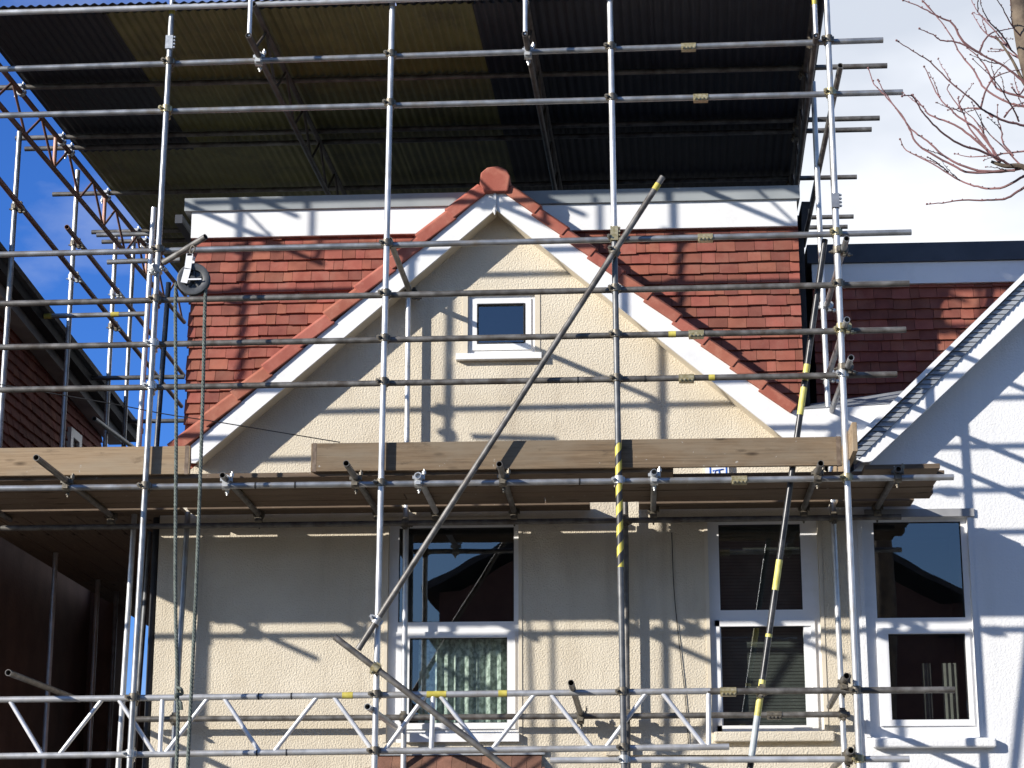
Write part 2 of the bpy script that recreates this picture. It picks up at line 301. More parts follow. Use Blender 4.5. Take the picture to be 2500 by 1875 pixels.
def sleeve(o, name, d0, d1, m, r=0.0262, parent=None):
    """a band round tube o, between distances d0..d1 along it"""
    M = WM[o]; a = M @ Vector((d0, 0, 0)); b = M @ Vector((d1, 0, 0))
    bm = bmesh.new(); cyl(bm, Vector((0, 0, 0)), Vector((d1 - d0, 0, 0)), r, 16)
    return bmobj(name, bm, m, Matrix.Translation(a) @ M.to_3x3().to_4x4(), o, smooth=True)
def along(o, q):
    return (WM[o].inverted() @ q).x
def prism(name, pts, y0, y1, m, parent=None):
    """polygon in an XZ plane (list of Vectors), extruded from depth y0 to y1"""
    bm = bmesh.new()
    a = [bm.verts.new((p.x, y0, p.z)) for p in pts]; b = [bm.verts.new((p.x, y1, p.z)) for p in pts]
    bm.faces.new(a); bm.faces.new(b[::-1])
    for i in range(len(pts)): j = (i + 1) % len(pts); bm.faces.new((a[i], b[i], b[j], a[j]))
    return bmobj(name, bm, m, None, parent)
def sweep(bm, pts, radii, n=6):
    prev = None
    for k, p in enumerate(pts):
        d = (pts[min(k + 1, len(pts) - 1)] - pts[max(k - 1, 0)]).normalized()
        up = Vector((0, 1, 0)) if abs(d.y) < 0.9 else Vector((1, 0, 0))
        u = d.cross(up).normalized(); w = d.cross(u)
        ring = [bm.verts.new(p + (u * math.cos(2 * math.pi * i / n) + w * math.sin(2 * math.pi * i / n)) * radii[k]) for i in range(n)]
        if prev:
            for i in range(n): bm.faces.new((prev[i], prev[(i + 1) % n], ring[(i + 1) % n], ring[i]))
        else: bm.faces.new(ring[::-1])
        prev = ring
    bm.faces.new(prev)
def smoothpath(pts, n=5):
    r = []
    for i in range(len(pts) - 1):
        p0, p1, p2, p3 = pts[max(i - 1, 0)], pts[i], pts[i + 1], pts[min(i + 2, len(pts) - 1)]
        for k in range(n):
            t = k / n
            r.append(0.5 * ((2 * p1) + (p2 - p0) * t + (2 * p0 - 5 * p1 + 4 * p2 - p3) * t * t + (3 * p1 - p0 - 3 * p2 + p3) * t ** 3))
    r.append(pts[-1]); return r

# coupler meshes, axis of the first tube = local X, of the second = local Y, second one behind (+Z)
def coupler_mesh(m, swivel=False):
    bm = bmesh.new()
    def band(c, ax, r=0.0345, w=0.058):
        a = c - ax * w / 2; b = c + ax * w / 2; cyl(bm, a, b, r, 14)
    X, Y, Z = Vector((1, 0, 0)), Vector((0, 1, 0)), Vector((0, 0, 1))
    band(Vector((0, 0, 0)), X); band(Z * 0.05, Y)
    box(bm, -0.026, 0.026, -0.026, 0.026, 0.018, 0.034)
    # hinge lugs, T-bolts and flanged nuts
    for c, ax, s in ((Vector((0, 0.036, 0.004)), Z, 1), (Vector((0, -0.036, 0.004)), Z, -1)):
        v = box(bm, -0.02, 0.02, -0.01, 0.01, -0.012, 0.012, Matrix.Translation(c))
    cyl(bm, Vector((0, 0.043, -0.062)), Vector((0, 0.043, 0.02)), 0.0075, 8); cyl(bm, Vector((0, 0.043, -0.045)), Vector((0, 0.043, -0.022)), 0.017, 6)
    box(bm, -0.01, 0.01, -0.02, 0.02, -0.012, 0.012, Matrix.Translation((0.041, 0, 0.052)))
    box(bm, -0.01, 0.01, -0.02, 0.02, -0.012, 0.012, Matrix.Translation((-0.041, 0, 0.052)))
    cyl(bm, Vector((0.043, 0, 0.03)), Vector((0.043, 0, 0.118)), 0.0075, 8); cyl(bm, Vector((0.043, 0, 0.078)), Vector((0.043, 0, 0.1)), 0.017, 6)
    bmesh.ops.recalc_face_normals(bm, faces=bm.faces)
    me = bpy.data.meshes.new('coupler'); bm.to_mesh(me); bm.free(); me.materials.append(m)
    for p in me.polygons: p.use_smooth = True
    try: me.set_sharp_from_angle(angle=math.radians(35))
    except Exception: pass
    return me
CM = [coupler_mesh(CPL), coupler_mesh(CPLB), coupler_mesh(CPLG)]
def coupler(o1, o2, which=None, flip=False):
    """clamp tube o2 to tube o1 where they pass closest; child of o1"""
    M1, M2 = WM[o1], WM[o2]
    a, u = M1.translation, M1.to_3x3() @ Vector((1, 0, 0)); b, v = M2.translation, M2.to_3x3() @ Vector((1, 0, 0))
    w = a - b; k = u.dot(v); den = 1 - k * k
    s = (k * v.dot(w) - u.dot(w)) / den; t = (v.dot(w) - k * u.dot(w)) / den
    p1, p2 = a + u * s, b + v * t
    z = (p2 - p1); z = z - u * z.dot(u)
    z = z.normalized() if z.length > 1e-4 else Vector((0, 1, 0))
    x = u if not flip else -u
    y = z.cross(x); M = Matrix((x, y, z)).transposed().to_4x4(); M.translation = p1 + u * rnd.uniform(-0.003, 0.003)
    me = CM[which] if which is not None else CM[rnd.choices((0, 1, 2), (6, 2, 2))[0]]
    return link('coupler', me, M, o1)
def sleeve_coupler(o, q, m=CPLG):
    """an end-to-end sleeve clamp with its bolts on tube o, at the point nearest q"""
    d = along(o, q); bm = bmesh.new()
    cyl(bm, Vector((-0.06, 0, 0)), Vector((0.06, 0, 0)), 0.0305, 14)
    for x in (-0.045, -0.015, 0.015, 0.045):
        cyl(bm, Vector((x, -0.05, -0.022)), Vector((x, 0.03, -0.022)), 0.006, 6); cyl(bm, Vector((x, -0.046, -0.022)), Vector((x, -0.032, -0.022)), 0.011, 6)
    box(bm, -0.058, 0.058, -0.03, 0.03, -0.036, -0.016)
    M = WM[o] @ Matrix.Translation((d, 0, 0))
    return bmobj('sleeve_coupler', bm, m, M, o, smooth=True)

def wall(name, outer, holes, y, depth, m, parent, reveal=None):
    """flat wall facing -Y with real openings and reveals; outer/holes in (x,z)"""
    bm = bmesh.new(); edges = []
    for loop in [outer] + holes:
        vs = [bm.verts.new((p[0], y, p[1])) for p in loop]
        edges += [bm.edges.new((vs[i], vs[(i + 1) % len(vs)])) for i in range(len(vs))]
    bmesh.ops.triangle_fill(bm, use_beauty=True, use_dissolve=False, edges=edges, normal=(0, -1, 0))
    bmesh.ops.dissolve_limit(bm, angle_limit=0.01, verts=bm.verts, edges=bm.edges)
    for f in bm.faces:
        f.normal_update()
        if f.normal.y > 0: f.normal_flip()
    for loop in holes:
        n = len(loop)
        for i in range(n):
            p, q = loop[i], loop[(i + 1) % n]
            bm.faces.new([bm.verts.new(c) for c in ((p[0], y, p[1]), (q[0], y, q[1]), (q[0], y + depth, q[1]), (p[0], y + depth, p[1]))])
    n = len(outer)
    for i in range(n):
        p, q = outer[i], outer[(i + 1) % n]
        bm.faces.new([bm.verts.new(c) for c in ((p[0], y, p[1]), (p[0], y + depth, p[1]), (q[0], y + depth, q[1]), (q[0], y, q[1]))])
    return bmobj(name, bm, m, None, parent, recalc=False)
def tiles(name, x0, x1, z0, z1, y, gauge, width, m, parent, clip=None, axis='x', seed=1):
    """tile hanging: overlapping thin slabs, each its own island, facing -Y (or +X when axis == 'y')"""
    r = random.Random(seed); bm = bmesh.new(); row = 0; z = z0
    while z < z1 - 0.01:
        x = x0 - r.uniform(0, width); top = min(z + gauge * 1.35, z1 + 0.01)
        while x < x1 - 0.005:
            wd = width * r.choice((0.5, 0.98, 1.0, 1.02, 1.0, 0.72))
            a, b = max(x, x0) + 0.0016, min(x + wd, x1) - 0.0016
            if b - a > 0.02 and (clip is None or clip((a + b) / 2, z)):
                d = r.uniform(-0.004, 0.003); zz = z + r.uniform(-0.005, 0.005) + (r.random() < 0.03) * r.uniform(-0.012, 0); dz = r.uniform(-0.003, 0.003)
                pts = [(a, -0.046 + d, zz), (b, -0.046 + d, zz + dz), (b, -0.022 + d, zz + dz), (a, -0.022 + d, zz), (a, -0.013, top), (b, -0.013, top), (b, -0.002, top), (a, -0.002, top)]
                if axis == 'x': v = [bm.verts.new((p[0], y + p[1], p[2])) for p in pts]
                else: v = [bm.verts.new((y - p[1], p[0], p[2])) for p in pts]
                for f in ((0, 1, 5, 4), (3, 2, 1, 0), (0, 4, 7, 3), (1, 2, 6, 5), (4, 5, 6, 7)): bm.faces.new([v[i] for i in f])
            x += wd
        z += gauge; row += 1
    return bmobj(name, bm, m, None, parent)

# ================================================================== SETTING
def sheet(name, x0, x1, y0, y1, z, m):
    bm = bmesh.new(); bm.faces.new([bm.verts.new(c) for c in ((x0, y0, z), (x1, y0, z), (x1, y1, z), (x0, y1, z))])
    return struct(bmobj(name, bm, m))
sheet('ground', -400, 400, -400, 400, -0.12, GROUND)
sheet('road', -120, 120, -4.0, 7.5, -0.112, ASPH)
bm = bmesh.new(); box(bm, -120, 120, 7.5, 11.0, -0.118, 0.0); struct(bmobj('pavement', bm, PAVE))
bm = bmesh.new(); box(bm, -120, 120, -6.5, -4.0, -0.118, 0.0); struct(bmobj('pavement', bm, PAVE))
bm = bmesh.new(); box(bm, -120, 120, 11.0, 40.0, -0.116, -0.004); struct(bmobj('garden_path', bm, PAVE))

# ================================================================== OUR HOUSE
def xz(px, py, Y=YW): p = P(px, py, Y); return (p.x, p.z)
def rect(px0, py0, px1, py1, Y=YW):
    """upright rectangle through the measured corners (x0,x1,z0,z1)"""
    cy = (py0 + py1) / 2; cx = (px0 + px1) / 2
    return P(px0, cy, Y).x, P(px1, cy, Y).x, P(cx, py1, Y).z, P(cx, py0, Y).z
def loop(r): x0, x1, z0, z1 = r; return [(x0, z0), (x1, z0), (x1, z1), (x0, z1)]
house = tag(empty('gabled_house', (P(1250, 1500, YW).x, YW, 0)), 'cream roughcast house with red tile-hung dormer and white barge boards behind the scaffold', 'house')
XL = P(380, 1500, YW).x; XR = P(2079, 1500, YW).x
APX = P(1210, 545, YW)
W1 = rect(1142, 718, 1306, 862); W2 = rect(946, 1272, 1266, 1812); W3 = rect(1733, 1270, 2004, 1786)
def lz(p0, p1, x): a_, b_ = P(*p0, YB), P(*p1, YB); return a_.z + (b_.z - a_.z) * (x - a_.x) / (b_.x - a_.x) + 0.07
APX.x = P(1210, 511, YB).x; APX.z = P(1210, 511, YB).z + 0.07
zl = lz((477, 1130), (1210, 511), XL); zr = lz((1210, 511), (1972, 1116), XR)
wall('wall', [(XL, 0), (XR, 0), (XR, zr), (APX.x, APX.z), (XL, zl)], [loop(W1), loop(W2), loop(W3)], YW, 0.16, CREAM, house)
# smooth plaster band round the small window
def surround(r, w, parent, name='plaster_surround', m=CREAMS, y=YW):
    x0, x1, z0, z1 = r; bm = bmesh.new()
    for b in ((x0 - w, x0, z0 - 0.0, z1 + w), (x1, x1 + w, z0 - 0.0, z1 + w), (x0, x1, z1, z1 + w)): box(bm, b[0], b[1], y - 0.007, y + 0.004, b[2], b[3])
    return bmobj(name, bm, m, None, parent)
def bars(bm, x0, x1, z0, z1, w, y0, y1, wb=None, wt=None):
    wb = wb or w; wt = wt or w
    box(bm, x0, x0 + w, y0, y1, z0, z1); box(bm, x1 - w, x1, y0, y1, z0, z1)
    box(bm, x0 + w, x1 - w, y0, y1, z0, z0 + wb); box(bm, x0 + w, x1 - w, y0, y1, z1 - wt, z1)
def pane(parent, x0, x1, z0, z1, y, tilt=0.0):
    bm = bmesh.new(); bm.faces.new([bm.verts.new(c) for c in ((x0, y, z0), (x1, y, z0), (x1, y + tilt, z1), (x0, y + tilt, z1))])
    return bmobj('pane', bm, GLASS, None, parent)
def room(parent, r, y, d=0.9):
    x0, x1, z0, z1 = r; bm = bmesh.new()
    v = [bm.verts.new(c) for c in ((x0, y, z0), (x1, y, z0), (x1, y, z1), (x0, y, z1), (x0, y + d, z0), (x1, y + d, z0), (x1, y + d, z1), (x0, y + d, z1))]
    for f in ((4, 5, 6, 7), (0, 1, 5, 4), (1, 2, 6, 5), (2, 3, 7, 6), (3, 0, 4, 7)): bm.faces.new([v[i] for i in f])
    return bmobj('room_lining', bm, DARKIN, None, parent)
def bead(bm, x0, x1, z0, z1, y, w=0.012): bars(bm, x0, x1, z0, z1, w, y - 0.008, y + 0.004)
def curtain(parent, x0, x1, z0, z1, y, folds, m, name='curtain', amp=0.02):
    bm = bmesh.new(); n = folds * 8; prev = None
    for i in range(n + 1):
        t = i / n; x = x0 + (x1 - x0) * t; dy = amp * math.sin(2 * math.pi * folds * t) + amp * 0.5 * math.sin(2 * math.pi * folds * 0.37 * t + 1)
        c = (bm.verts.new((x, y + dy, z0)), bm.verts.new((x, y + dy * 0.8, z1)))
        if prev: bm.faces.new((prev[0], c[0], c[1], prev[1]))
        prev = c
    return bmobj(name, bm, m, None, parent, smooth=True)

# small gable window
x0, x1, z0, z1 = W1; surround(W1, 0.045, house)
bm = bmesh.new(); bars(bm, x0, x1, z0, z1, 0.035, YW + 0.035, YW + 0.095)
gx0, gx1, gz0, gz1 = rect(1165, 740, 1279, 836)
bars(bm, x0 + 0.035, x1 - 0.035, z0 + 0.035, z1 - 0.035, gx0 - x0 - 0.035, YW + 0.022, YW + 0.085, wb=gz0 - z0 - 0.035, wt=z1 - gz1 - 0.035)
win = bmobj('window', bm, UPVC, None, house); pane(win, gx0 - 0.005, gx1 + 0.005, gz0 - 0.005, gz1 + 0.005, YW + 0.055, -0.004); room(win, W1, YW + 0.165)
bm = bmesh.new(); sx0, sx1, sz0, sz1 = rect(1113, 864, 1322, 877, YW - 0.05); box(bm, sx0, sx1, YW - 0.07, YW + 0.034, sz0, sz1 + 0.006); bmobj('sill', bm, UPVC, None, win)
bm = bmesh.new(); bars(bm, gx0 - 0.004, gx1 + 0.004, gz0 - 0.004, gz1 + 0.004, 0.01, YW + 0.018, YW + 0.05); bmobj('gasket', bm, BLACK, None, win)

# tall window on the left, upper fixed light and lower sash with lace
def tall_window(R, up, lo, lowframe, head=None, sillspec=None, parent=house, y=YW, tilt=(0, 0)):
    x0, x1, z0, z1 = R; u = rect(*up, Y=y + 0.07); l = rect(*lo, Y=y + 0.07)
    bm = bmesh.new(); ya, yb = y + 0.05, y + 0.115
    box(bm, x0, u[0], ya, yb, z0, z1); box(bm, u[1], x1, ya, yb, z0, z1)
    box(bm, u[0], u[1], ya, yb, u[3], z1); box(bm, u[0], u[1], ya, yb, l[3] + 0.045, u[2]); box(bm, u[0], u[1], ya, yb, z0, l[2] - 0.045)
    # lower sash, standing a little proud
    e = 0.004
    box(bm, u[0] - 0.012, l[0], ya - 0.018, yb - 0.01, l[2] - 0.05, l[3] + 0.05); box(bm, l[1], max(u[1] + 0.012, l[1] + 0.035), ya - 0.018, yb - 0.01, l[2] - 0.05, l[3] + 0.05)
    box(bm, l[0], l[1], ya - 0.018, yb - 0.01, l[3], l[3] + 0.05); box(bm, l[0], l[1], ya - 0.018, yb - 0.01, l[2] - 0.05, l[2])
    w = bmobj('window', bm, UPVC, None, parent)
    for q, tl in ((u, tilt[0]), (l, tilt[1])):
        pane(w, q[0] - e, q[1] + e, q[2] - e, q[3] + e, y + 0.085, tl)
        g = bmesh.new(); bars(g, q[0] - 0.001, q[1] + 0.001, q[2] - 0.001, q[3] + 0.001, 0.007, y + 0.066, y + 0.084); bmobj('gasket', g, BLACK, None, w)
    room(w, R, y + 0.165)
    return w, u, l
w2, u2, l2 = tall_window(W2, (974, 1289, 1255, 1519), (1000, 1558, 1239, 1766), None, tilt=(-0.012, 0.0))
curtain(w2, l2[0] + 0.06, l2[1] + 0.05, l2[2] - 0.05, l2[3] + 0.04, YW + 0.20, 9, LACE, 'lace_curtain', 0.022)
bm = bmesh.new(); s = rect(985, 1792, 1268, 1812); box(bm, s[0], s[1], YW - 0.05, YW + 0.049, s[2], s[3]); bmobj('sill', bm, UPVC, None, w2)
w3, u3, l3 = tall_window(W3, (1756, 1281, 1956, 1490), (1748, 1530, 1983, 1772), None, tilt=(-0.004, 0.004))
bm = bmesh.new()
for k in range(60):
    zz = l3[2] + (u3[3] - l3[2]) * (k + 0.5) / 60; box(bm, l3[0] + 0.01, l3[1] - 0.03, YW + 0.2, YW + 0.204, zz, zz + 0.0235)
bmobj('blind', bm, BLIND, None, w3)
bm = bmesh.new(); s = rect(1743, 1786, 2037, 1811, YW - 0.05); box(bm, s[0], s[1], YW - 0.085, YW - 0.001, s[2], s[3]); o = bmobj('sill', bm, CREAM, None, w3)
bv = o.modifiers.new('bevel', 'BEVEL'); bv.width = 0.012; bv.segments = 2
for R in (W2, W3): surround(R, 0.03, house)
bm = bmesh.new(); s = rect(1480, 1825, 2079, 1843, YW - 0.03); box(bm, s[0], XR - 0.004, YW - 0.05, YW - 0.001, s[2], s[3]); bmobj('string_course', bm, CREAM, None, house)

# gable roof edge: barge boards, soffits, verge tiles, ridge end
LO = [(469, 1130), (477, 1130), (1210, 510)]
bl = [P(466, 1087, YB), P(1210, 451, YB), P(1210, 511, YB), P(477, 1130, YB), P(467, 1130, YB)]
prism('barge_board', bl, YB, YB + 0.028, UPVC, house)
br = [P(1210, 451, YB), P(1210, 511, YB), P(1972, 1116, YB), P(2010, 1068, YB)]
br[0].x += 0.0015; br[1].x += 0.0015
prism('barge_board', br, YB, YB + 0.028, UPVC, house)
def slab(name, a, b, th, y0, y1, m, parent, up=True):
    d = (b - a).normalized(); n = Vector((-d.z, 0, d.x))
    if (n.z < 0) == up: n = -n
    return prism(name, [a, b, b + n * th, a + n * th], y0, y1, m, parent)
off = 0.012
slab('soffit', bl[3] + Vector((0, 0, off)), bl[2] + Vector((0, 0, off)), 0.012, YB + 0.028, YW - 0.001, CREAMS, house)
slab('soffit', br[1] + Vector((0.004, 0, off)), br[2] + Vector((0, 0, off)), 0.012, YB + 0.028, YW - 0.001, CREAMS, house)
def verge(a, b, n, th, y0, y1, m, parent, seed):
    """bonnet-like verge tiles from low end a to high end b, each lapping the one below"""
    r = random.Random(seed); bm = bmesh.new(); L = (b - a).length / n; u = (b - a).normalized(); s = 1 if u.x > 0 else -1
    w = Vector((-u.z * s, 0, u.x * s))
    if w.z < 0: w = -w
    for k in range(n):
        p = a + u * (L * k); q = p + u * (L * 1.06); t0, t1 = 0.022 + r.uniform(-0.004, 0.004), r.uniform(-0.006, 0.004)
        prof = [(-0.012, y0, 0), (th * 0.75, y0, 0), (th, y0 + 0.035, 0), (th, y1, 0), (-0.012, y1, 0)]
        A = [bm.verts.new(Vector((p.x, y - (0.012 if y == y0 else 0), p.z)) + w * (h + t0)) for h, y, _ in prof]
        B = [bm.verts.new(Vector((q.x, y, q.z)) + w * (h + t1)) for h, y, _ in prof]
        bm.faces.new(A); bm.faces.new(B[::-1])
        for i in range(5): bm.faces.new((A[i], B[i], B[(i + 1) % 5], A[(i + 1) % 5]))
    o = bmobj('verge_tiles', bm, m, None, parent)
    bv = o.modifiers.new('bevel', 'BEVEL'); bv.width = 0.006; bv.segments = 2
    return o
verge(P(430, 1112, YB), P(1183, 474, YB), 10, 0.115, YB - 0.025, YW + 0.15, VERGE, house, 3)
verge(P(1928, 1012, YB), P(1237, 474, YB), 10, 0.095, YB - 0.025, YW + 0.15, VERGE, house, 5)
rp = [P(x, y, YB - 0.04) for x, y in ((1174, 423), (1190, 410), (1216, 406), (1237, 415), (1246, 433), (1240, 468), (1182, 470), (1171, 450))]
o = prism('ridge_tile', rp, YB - 0.06, YW + 0.15, VERGE, house); bv = o.modifiers.new('bevel', 'BEVEL'); bv.width = 0.012; bv.segments = 2
bm = bmesh.new(); c = P(1208, 505, YB - 0.012)
box(bm, -0.011, 0.011, -0.006, 0.012, -0.03, 0.15, Matrix.Translation(c)); cyl(bm, c + Vector((0, 0, -0.075)), c + Vector((0, 0, -0.03)), 0.002, 8, 0.02); cyl(bm, c + Vector((0, 0, -0.03)), c + Vector((0, 0, 0.005)), 0.02, 8, 0.012)
bmobj('finial', bm, UPVC, None, house)

# tile-hung dormer behind the gable
YD = YW + 0.16
dl, dr = P(460, 800, YD).x, P(1955, 750, YD).x
dz0, dz1 = P(1250, 1165, YD).z, P(1250, 563, YD).z
bm = bmesh.new(); box(bm, dl + 0.02, dr - 0.02, YW + 1.15, YD + 4.5, dz0, P(1250, 500, YD).z); bmobj('dormer_body', bm, BLACK, None, house)
vl0, vl1, vr1 = P(420, 1120, YW), P(1205, 440, YW), P(1960, 1030, YW)
def above(x, z):
    k = vl0.z + (x - vl0.x) / (vl1.x - vl0.x) * (vl1.z - vl0.z) if x < vl1.x else vl1.z + (x - vl1.x) / (vr1.x - vl1.x) * (vr1.z - vl1.z)
    return z > k - 0.30
bz_ = Vector((0, 0, 0.24))
q_ = lambda x: vl1 + (vr1 - vl1) * ((x - vl1.x) / (vr1.x - vl1.x))
prism('sarking', [Vector((dl + .01, 0, vl0.z - .4)), Vector((dl + .01, 0, dz1)), Vector((dr - .01, 0, dz1)), q_(dr - .01) - bz_, vl1 - bz_], YD + 0.001, YD + 0.02, BLACK, house)
tiles('tile_hanging', dl, dr, dz0, dz1 + 0.02, YD, 0.0995, 0.165, TILE, house, clip=above, seed=4)
YF_ = YW + 0.085
fz0, fz1 = P(1250, 565, YF_).z, P(1250, 502, YF_).z
bm = bmesh.new(); box(bm, P(467, 550, YF_).x, P(1946, 520, YF_).x, YF_, YD - 0.002, fz0, fz1); bmobj('fascia', bm, UPVC, None, house)
tz1 = P(1250, 467, YW + 0.055).z
bm = bmesh.new(); box(bm, P(450, 510, YW + .055).x, P(1953, 480, YW + .055).x, YW + 0.055, YD + 4.6, fz1 + 0.003, tz1); bmobj('roof_trim', bm, GRP, None, house)
bm = bmesh.new(); box(bm, P(430, 530, YD + .1).x, P(448, 530, YD + .1).x, YD + 0.06, YD + 4.5, fz1 - 0.05, fz1 + 0.03); bmobj('gutter', bm, BTRIM, None, house)
bm = bmesh.new(); xg = P(1953, 500, YW).x
v = [P(1957, 492, YD), P(1979, 492, YD), P(1976, 512, YD), P(1962, 566, YD), P(1957, 566, YD)]
prism('gutter', v, YD, YD + 4.5, BLACK, house)
bm_ = bmesh.new(); box(bm_, dr - 0.03, P(1967, 700, YD + .06).x, YD + 0.05, YD + 4.4, dz0, fz0); bmobj('cheek', bm_, BLACK, None, house)
bm.free()
bm = bmesh.new(); px = P(377, 1500, YW + .06); cyl(bm, Vector((XL - 0.04, YW + 0.07, 0)), Vector((XL - 0.04, YW + 0.07, zl - 0.1)), 0.034, 12); bmobj('downpipe', bm, BLACK, None, house, smooth=True)
bm = bmesh.new(); box(bm, XL + 0.002, XR - 0.002, YW + 1.17, YW + 8, 0, zl - 0.2); bmobj('flank_wall', bm, BRICKR, None, house)

# clay bay roof poking up at the bottom edge
bay0, bay1, bayb = P(925, 1842, YW), P(1325, 1838, YW), P(885, 1880, YW - 0.5)
bm = bmesh.new()
bz = bay0.z; by = YW - 0.002; L = 0.95
for r_ in range(8):
    for k in range(14):
        w = (bay1.x - bay0.x) / 11; xx = bay0.x - 0.25 + k * w + (w / 2 if r_ % 2 else 0)
        y_a, z_a = by - 0.095 * r_, bz - 0.115 * r_
        hip = bay0.x - 0.10 * r_ - 0.01
        a, b = max(xx, hip), min(xx + w - 0.003, bay1.x + 0.02 * r_)
        if b - a < 0.03: continue
        vs = [bm.verts.new(c_) for c_ in ((a, y_a - 0.125, z_a - 0.14), (b, y_a - 0.125, z_a - 0.14), (b, y_a, z_a), (a, y_a, z_a), (a, y_a - 0.122, z_a - 0.156), (b, y_a - 0.122, z_a - 0.156))]
        bm.faces.new((vs[0], vs[1], vs[2], vs[3])); bm.faces.new((vs[4], vs[5], vs[1], vs[0]))
bmobj('bay_roof', bm, CLAYB, None, house)
bm = bmesh.new(); box(bm, bay0.x - 0.02, bay1.x + 0.02, YW - 0.035, YW - 0.001, bz - 0.01, bz + 0.055); bmobj('bay_flashing', bm, LEAD, None, house)
bm = bmesh.new(); box(bm, bay0.x - 0.6, bay1.x + 0.1, YW - 0.72, YW - 0.003, 0, bz - 0.98); bmobj('bay_wall', bm, CREAM, None, house)
# alarm box sign, only its lower edge shows under the toe board
bm = bmesh.new(); s = rect(1722, 1092, 1779, 1168, YW - 0.05); box(bm, s[0], s[1], YW - 0.05, YW - 0.001, s[2], s[3]); al = bmobj('alarm_box', bm, UPVC, None, house)
bm = bmesh.new(); ys = YW - 0.054; w_ = s[1] - s[0]; h_ = s[3] - s[2]
for a, b, c, d in ((.17, .23, 0, 1), (.86, .92, 0, 1), (.17, .92, .94, 1.0)): box(bm, s[0] + a * w_, s[0] + b * w_, ys, YW - 0.049, s[2] + c * h_, s[2] + d * h_)
for (a, c), (b, d) in (((.34, .05), (.42, .27)), ((.60, .03), (.58, .27)), ((.30, .24), (.76, .29))):
    pa, pb = Vector((s[0] + a * w_, ys + .002, s[2] + c * h_)), Vector((s[0] + b * w_, ys + .002, s[2] + d * h_)); cyl(bm, pa, pb, 0.006, 6)
bmobj('sign_lettering', bm, BLUE, None, al)

# ================================================================== WHITE HOUSE (right)
wh = tag(empty('white_house', (P(2300, 1500, YW).x, YW, 0)), 'white rendered neighbouring house with steep white gable, partly cut off by the picture edge', 'house')
WX1 = XR + 7.0
W4 = rect(2114, 1262, 2376, 1800)
jl0, jl1 = P(2130, 1124, YB), P(2500, 776, YB); jl0.z += 0.09; jl1.z += 0.09
sl_ = (jl1.z - jl0.z) / (jl1.x - jl0.x); wap = jl0.x + 2.75
wall('wall', [(XR + 0.003, 0), (WX1, 0), (WX1, jl0.z - sl_ * (WX1 - 2 * wap + jl0.x)), (wap, jl0.z + sl_ * (wap - jl0.x)), (XR + 0.003, jl0.z - sl_ * (jl0.x - XR))], [loop(W4)], YW - 0.006, 0.17, WHITER, wh)
w4, u4, l4 = tall_window(W4, (2136, 1275, 2350, 1509), (2172, 1548, 2361, 1758), None, parent=wh, tilt=(-0.006, 0.004))
for a, b in ((0.46, 0.58), (0.72, 0.92)): curtain(w4, l4[0] + (l4[1] - l4[0]) * a, l4[0] + (l4[1] - l4[0]) * b, l4[2] - .05, l4[3] - 0.22, YW + 0.24, 3, CURT, 'curtain', 0.012)
bm = bmesh.new(); s = rect(2130, 1802, 2432, 1826, YW - 0.05); box(bm, s[0], s[1], YW - 0.09, YW - 0.007, s[2], s[3]); o = bmobj('sill', bm, WHITER, None, w4)
bv = o.modifiers.new('bevel', 'BEVEL'); bv.width = 0.02; bv.segments = 3
bm = bmesh.new(); s = rect(2110, 1243, 2378, 1262, YW - 0.02); box(bm, s[0], s[1], YW - 0.03, YW - 0.007, s[2], s[3]); bmobj('lintel', bm, TRIMG, None, w4)
surround(W4, 0.035, wh, 'plaster_surround', WHITER, YW - 0.007)
def strip(name, l0, l1, h0, h1, y0, y1, m, ext=1.9):
    """a board parallel to the white gable's slope, between two measured parallel lines"""
    a0, a1 = P(*l0, YB), P(*l1, YB); b0, b1 = P(*h0, YB), P(*h1, YB)
    return prism(name, [a0, a0 + (a1 - a0) * ext, b0 + (b1 - b0) * ext, b0], y0, y1, m, wh)
bg0 = [P(2130, 1124, YB), P(2500, 776, YB), P(2500, 722, YB), P(2092, 1120, YB)]
e_ = 1.75
def ex(p, q, t): return p + (q - p) * t
prism('barge_board', [P(2108, 1128, YB), P(2122, 1127, YB), bg0[0], ex(bg0[0], bg0[1], e_), ex(bg0[3], bg0[2], e_), P(2090, 1121, YB)], YB, YB + 0.03, UPVC, wh)
slab('soffit', bg0[0] + Vector((0, 0, .012)), ex(bg0[0], bg0[1], e_) + Vector((0, 0, .012)), 0.012, YB + 0.03, YW - 0.007, WHITER, wh)
va, vb = P(2087, 1112, YB), P(2500, 707, YB)
bm = bmesh.new(); u = (vb - va); Lv = u.length * e_; u.normalize(); w = Vector((-u.z, 0, u.x)); n = 62
r_ = random.Random(2)
for k in range(n):
    p = va + u * (Lv * k / n); q = va + u * (Lv * (k + 0.97) / n); vs = []
    for pt, dd, hh in ((p, 0.010, 0.006), (q, 0.0, -0.004)):
        for h in (-0.04, 0.045):
            for y in (YB - 0.012 - dd, YB + 0.05): vs.append(bm.verts.new(Vector((pt.x, y, pt.z)) + w * (h + (hh if h > 0 else 0)) - u * (h * w.z / u.z)))
    for f in ((0, 1, 3, 2), (4, 6, 7, 5), (0, 4, 5, 1), (2, 3, 7, 6), (0, 2, 6, 4), (1, 5, 7, 3)): bm.faces.new([vs[i] for i in f])
bmobj('verge_tiles', bm, LEAD, None, wh)
slab('verge_backing', va - w * 0.042, va - w * 0.042 + u * Lv, 0.09, YB - 0.006, YB + 0.22, LEAD, wh)
ta, tb = P(2083, 1092, YB), P(2487, 698, YB)
slab('verge_trim', ta, ex(ta, tb, e_), 0.04, YB - 0.05, YB + 0.26, UPVC, wh)
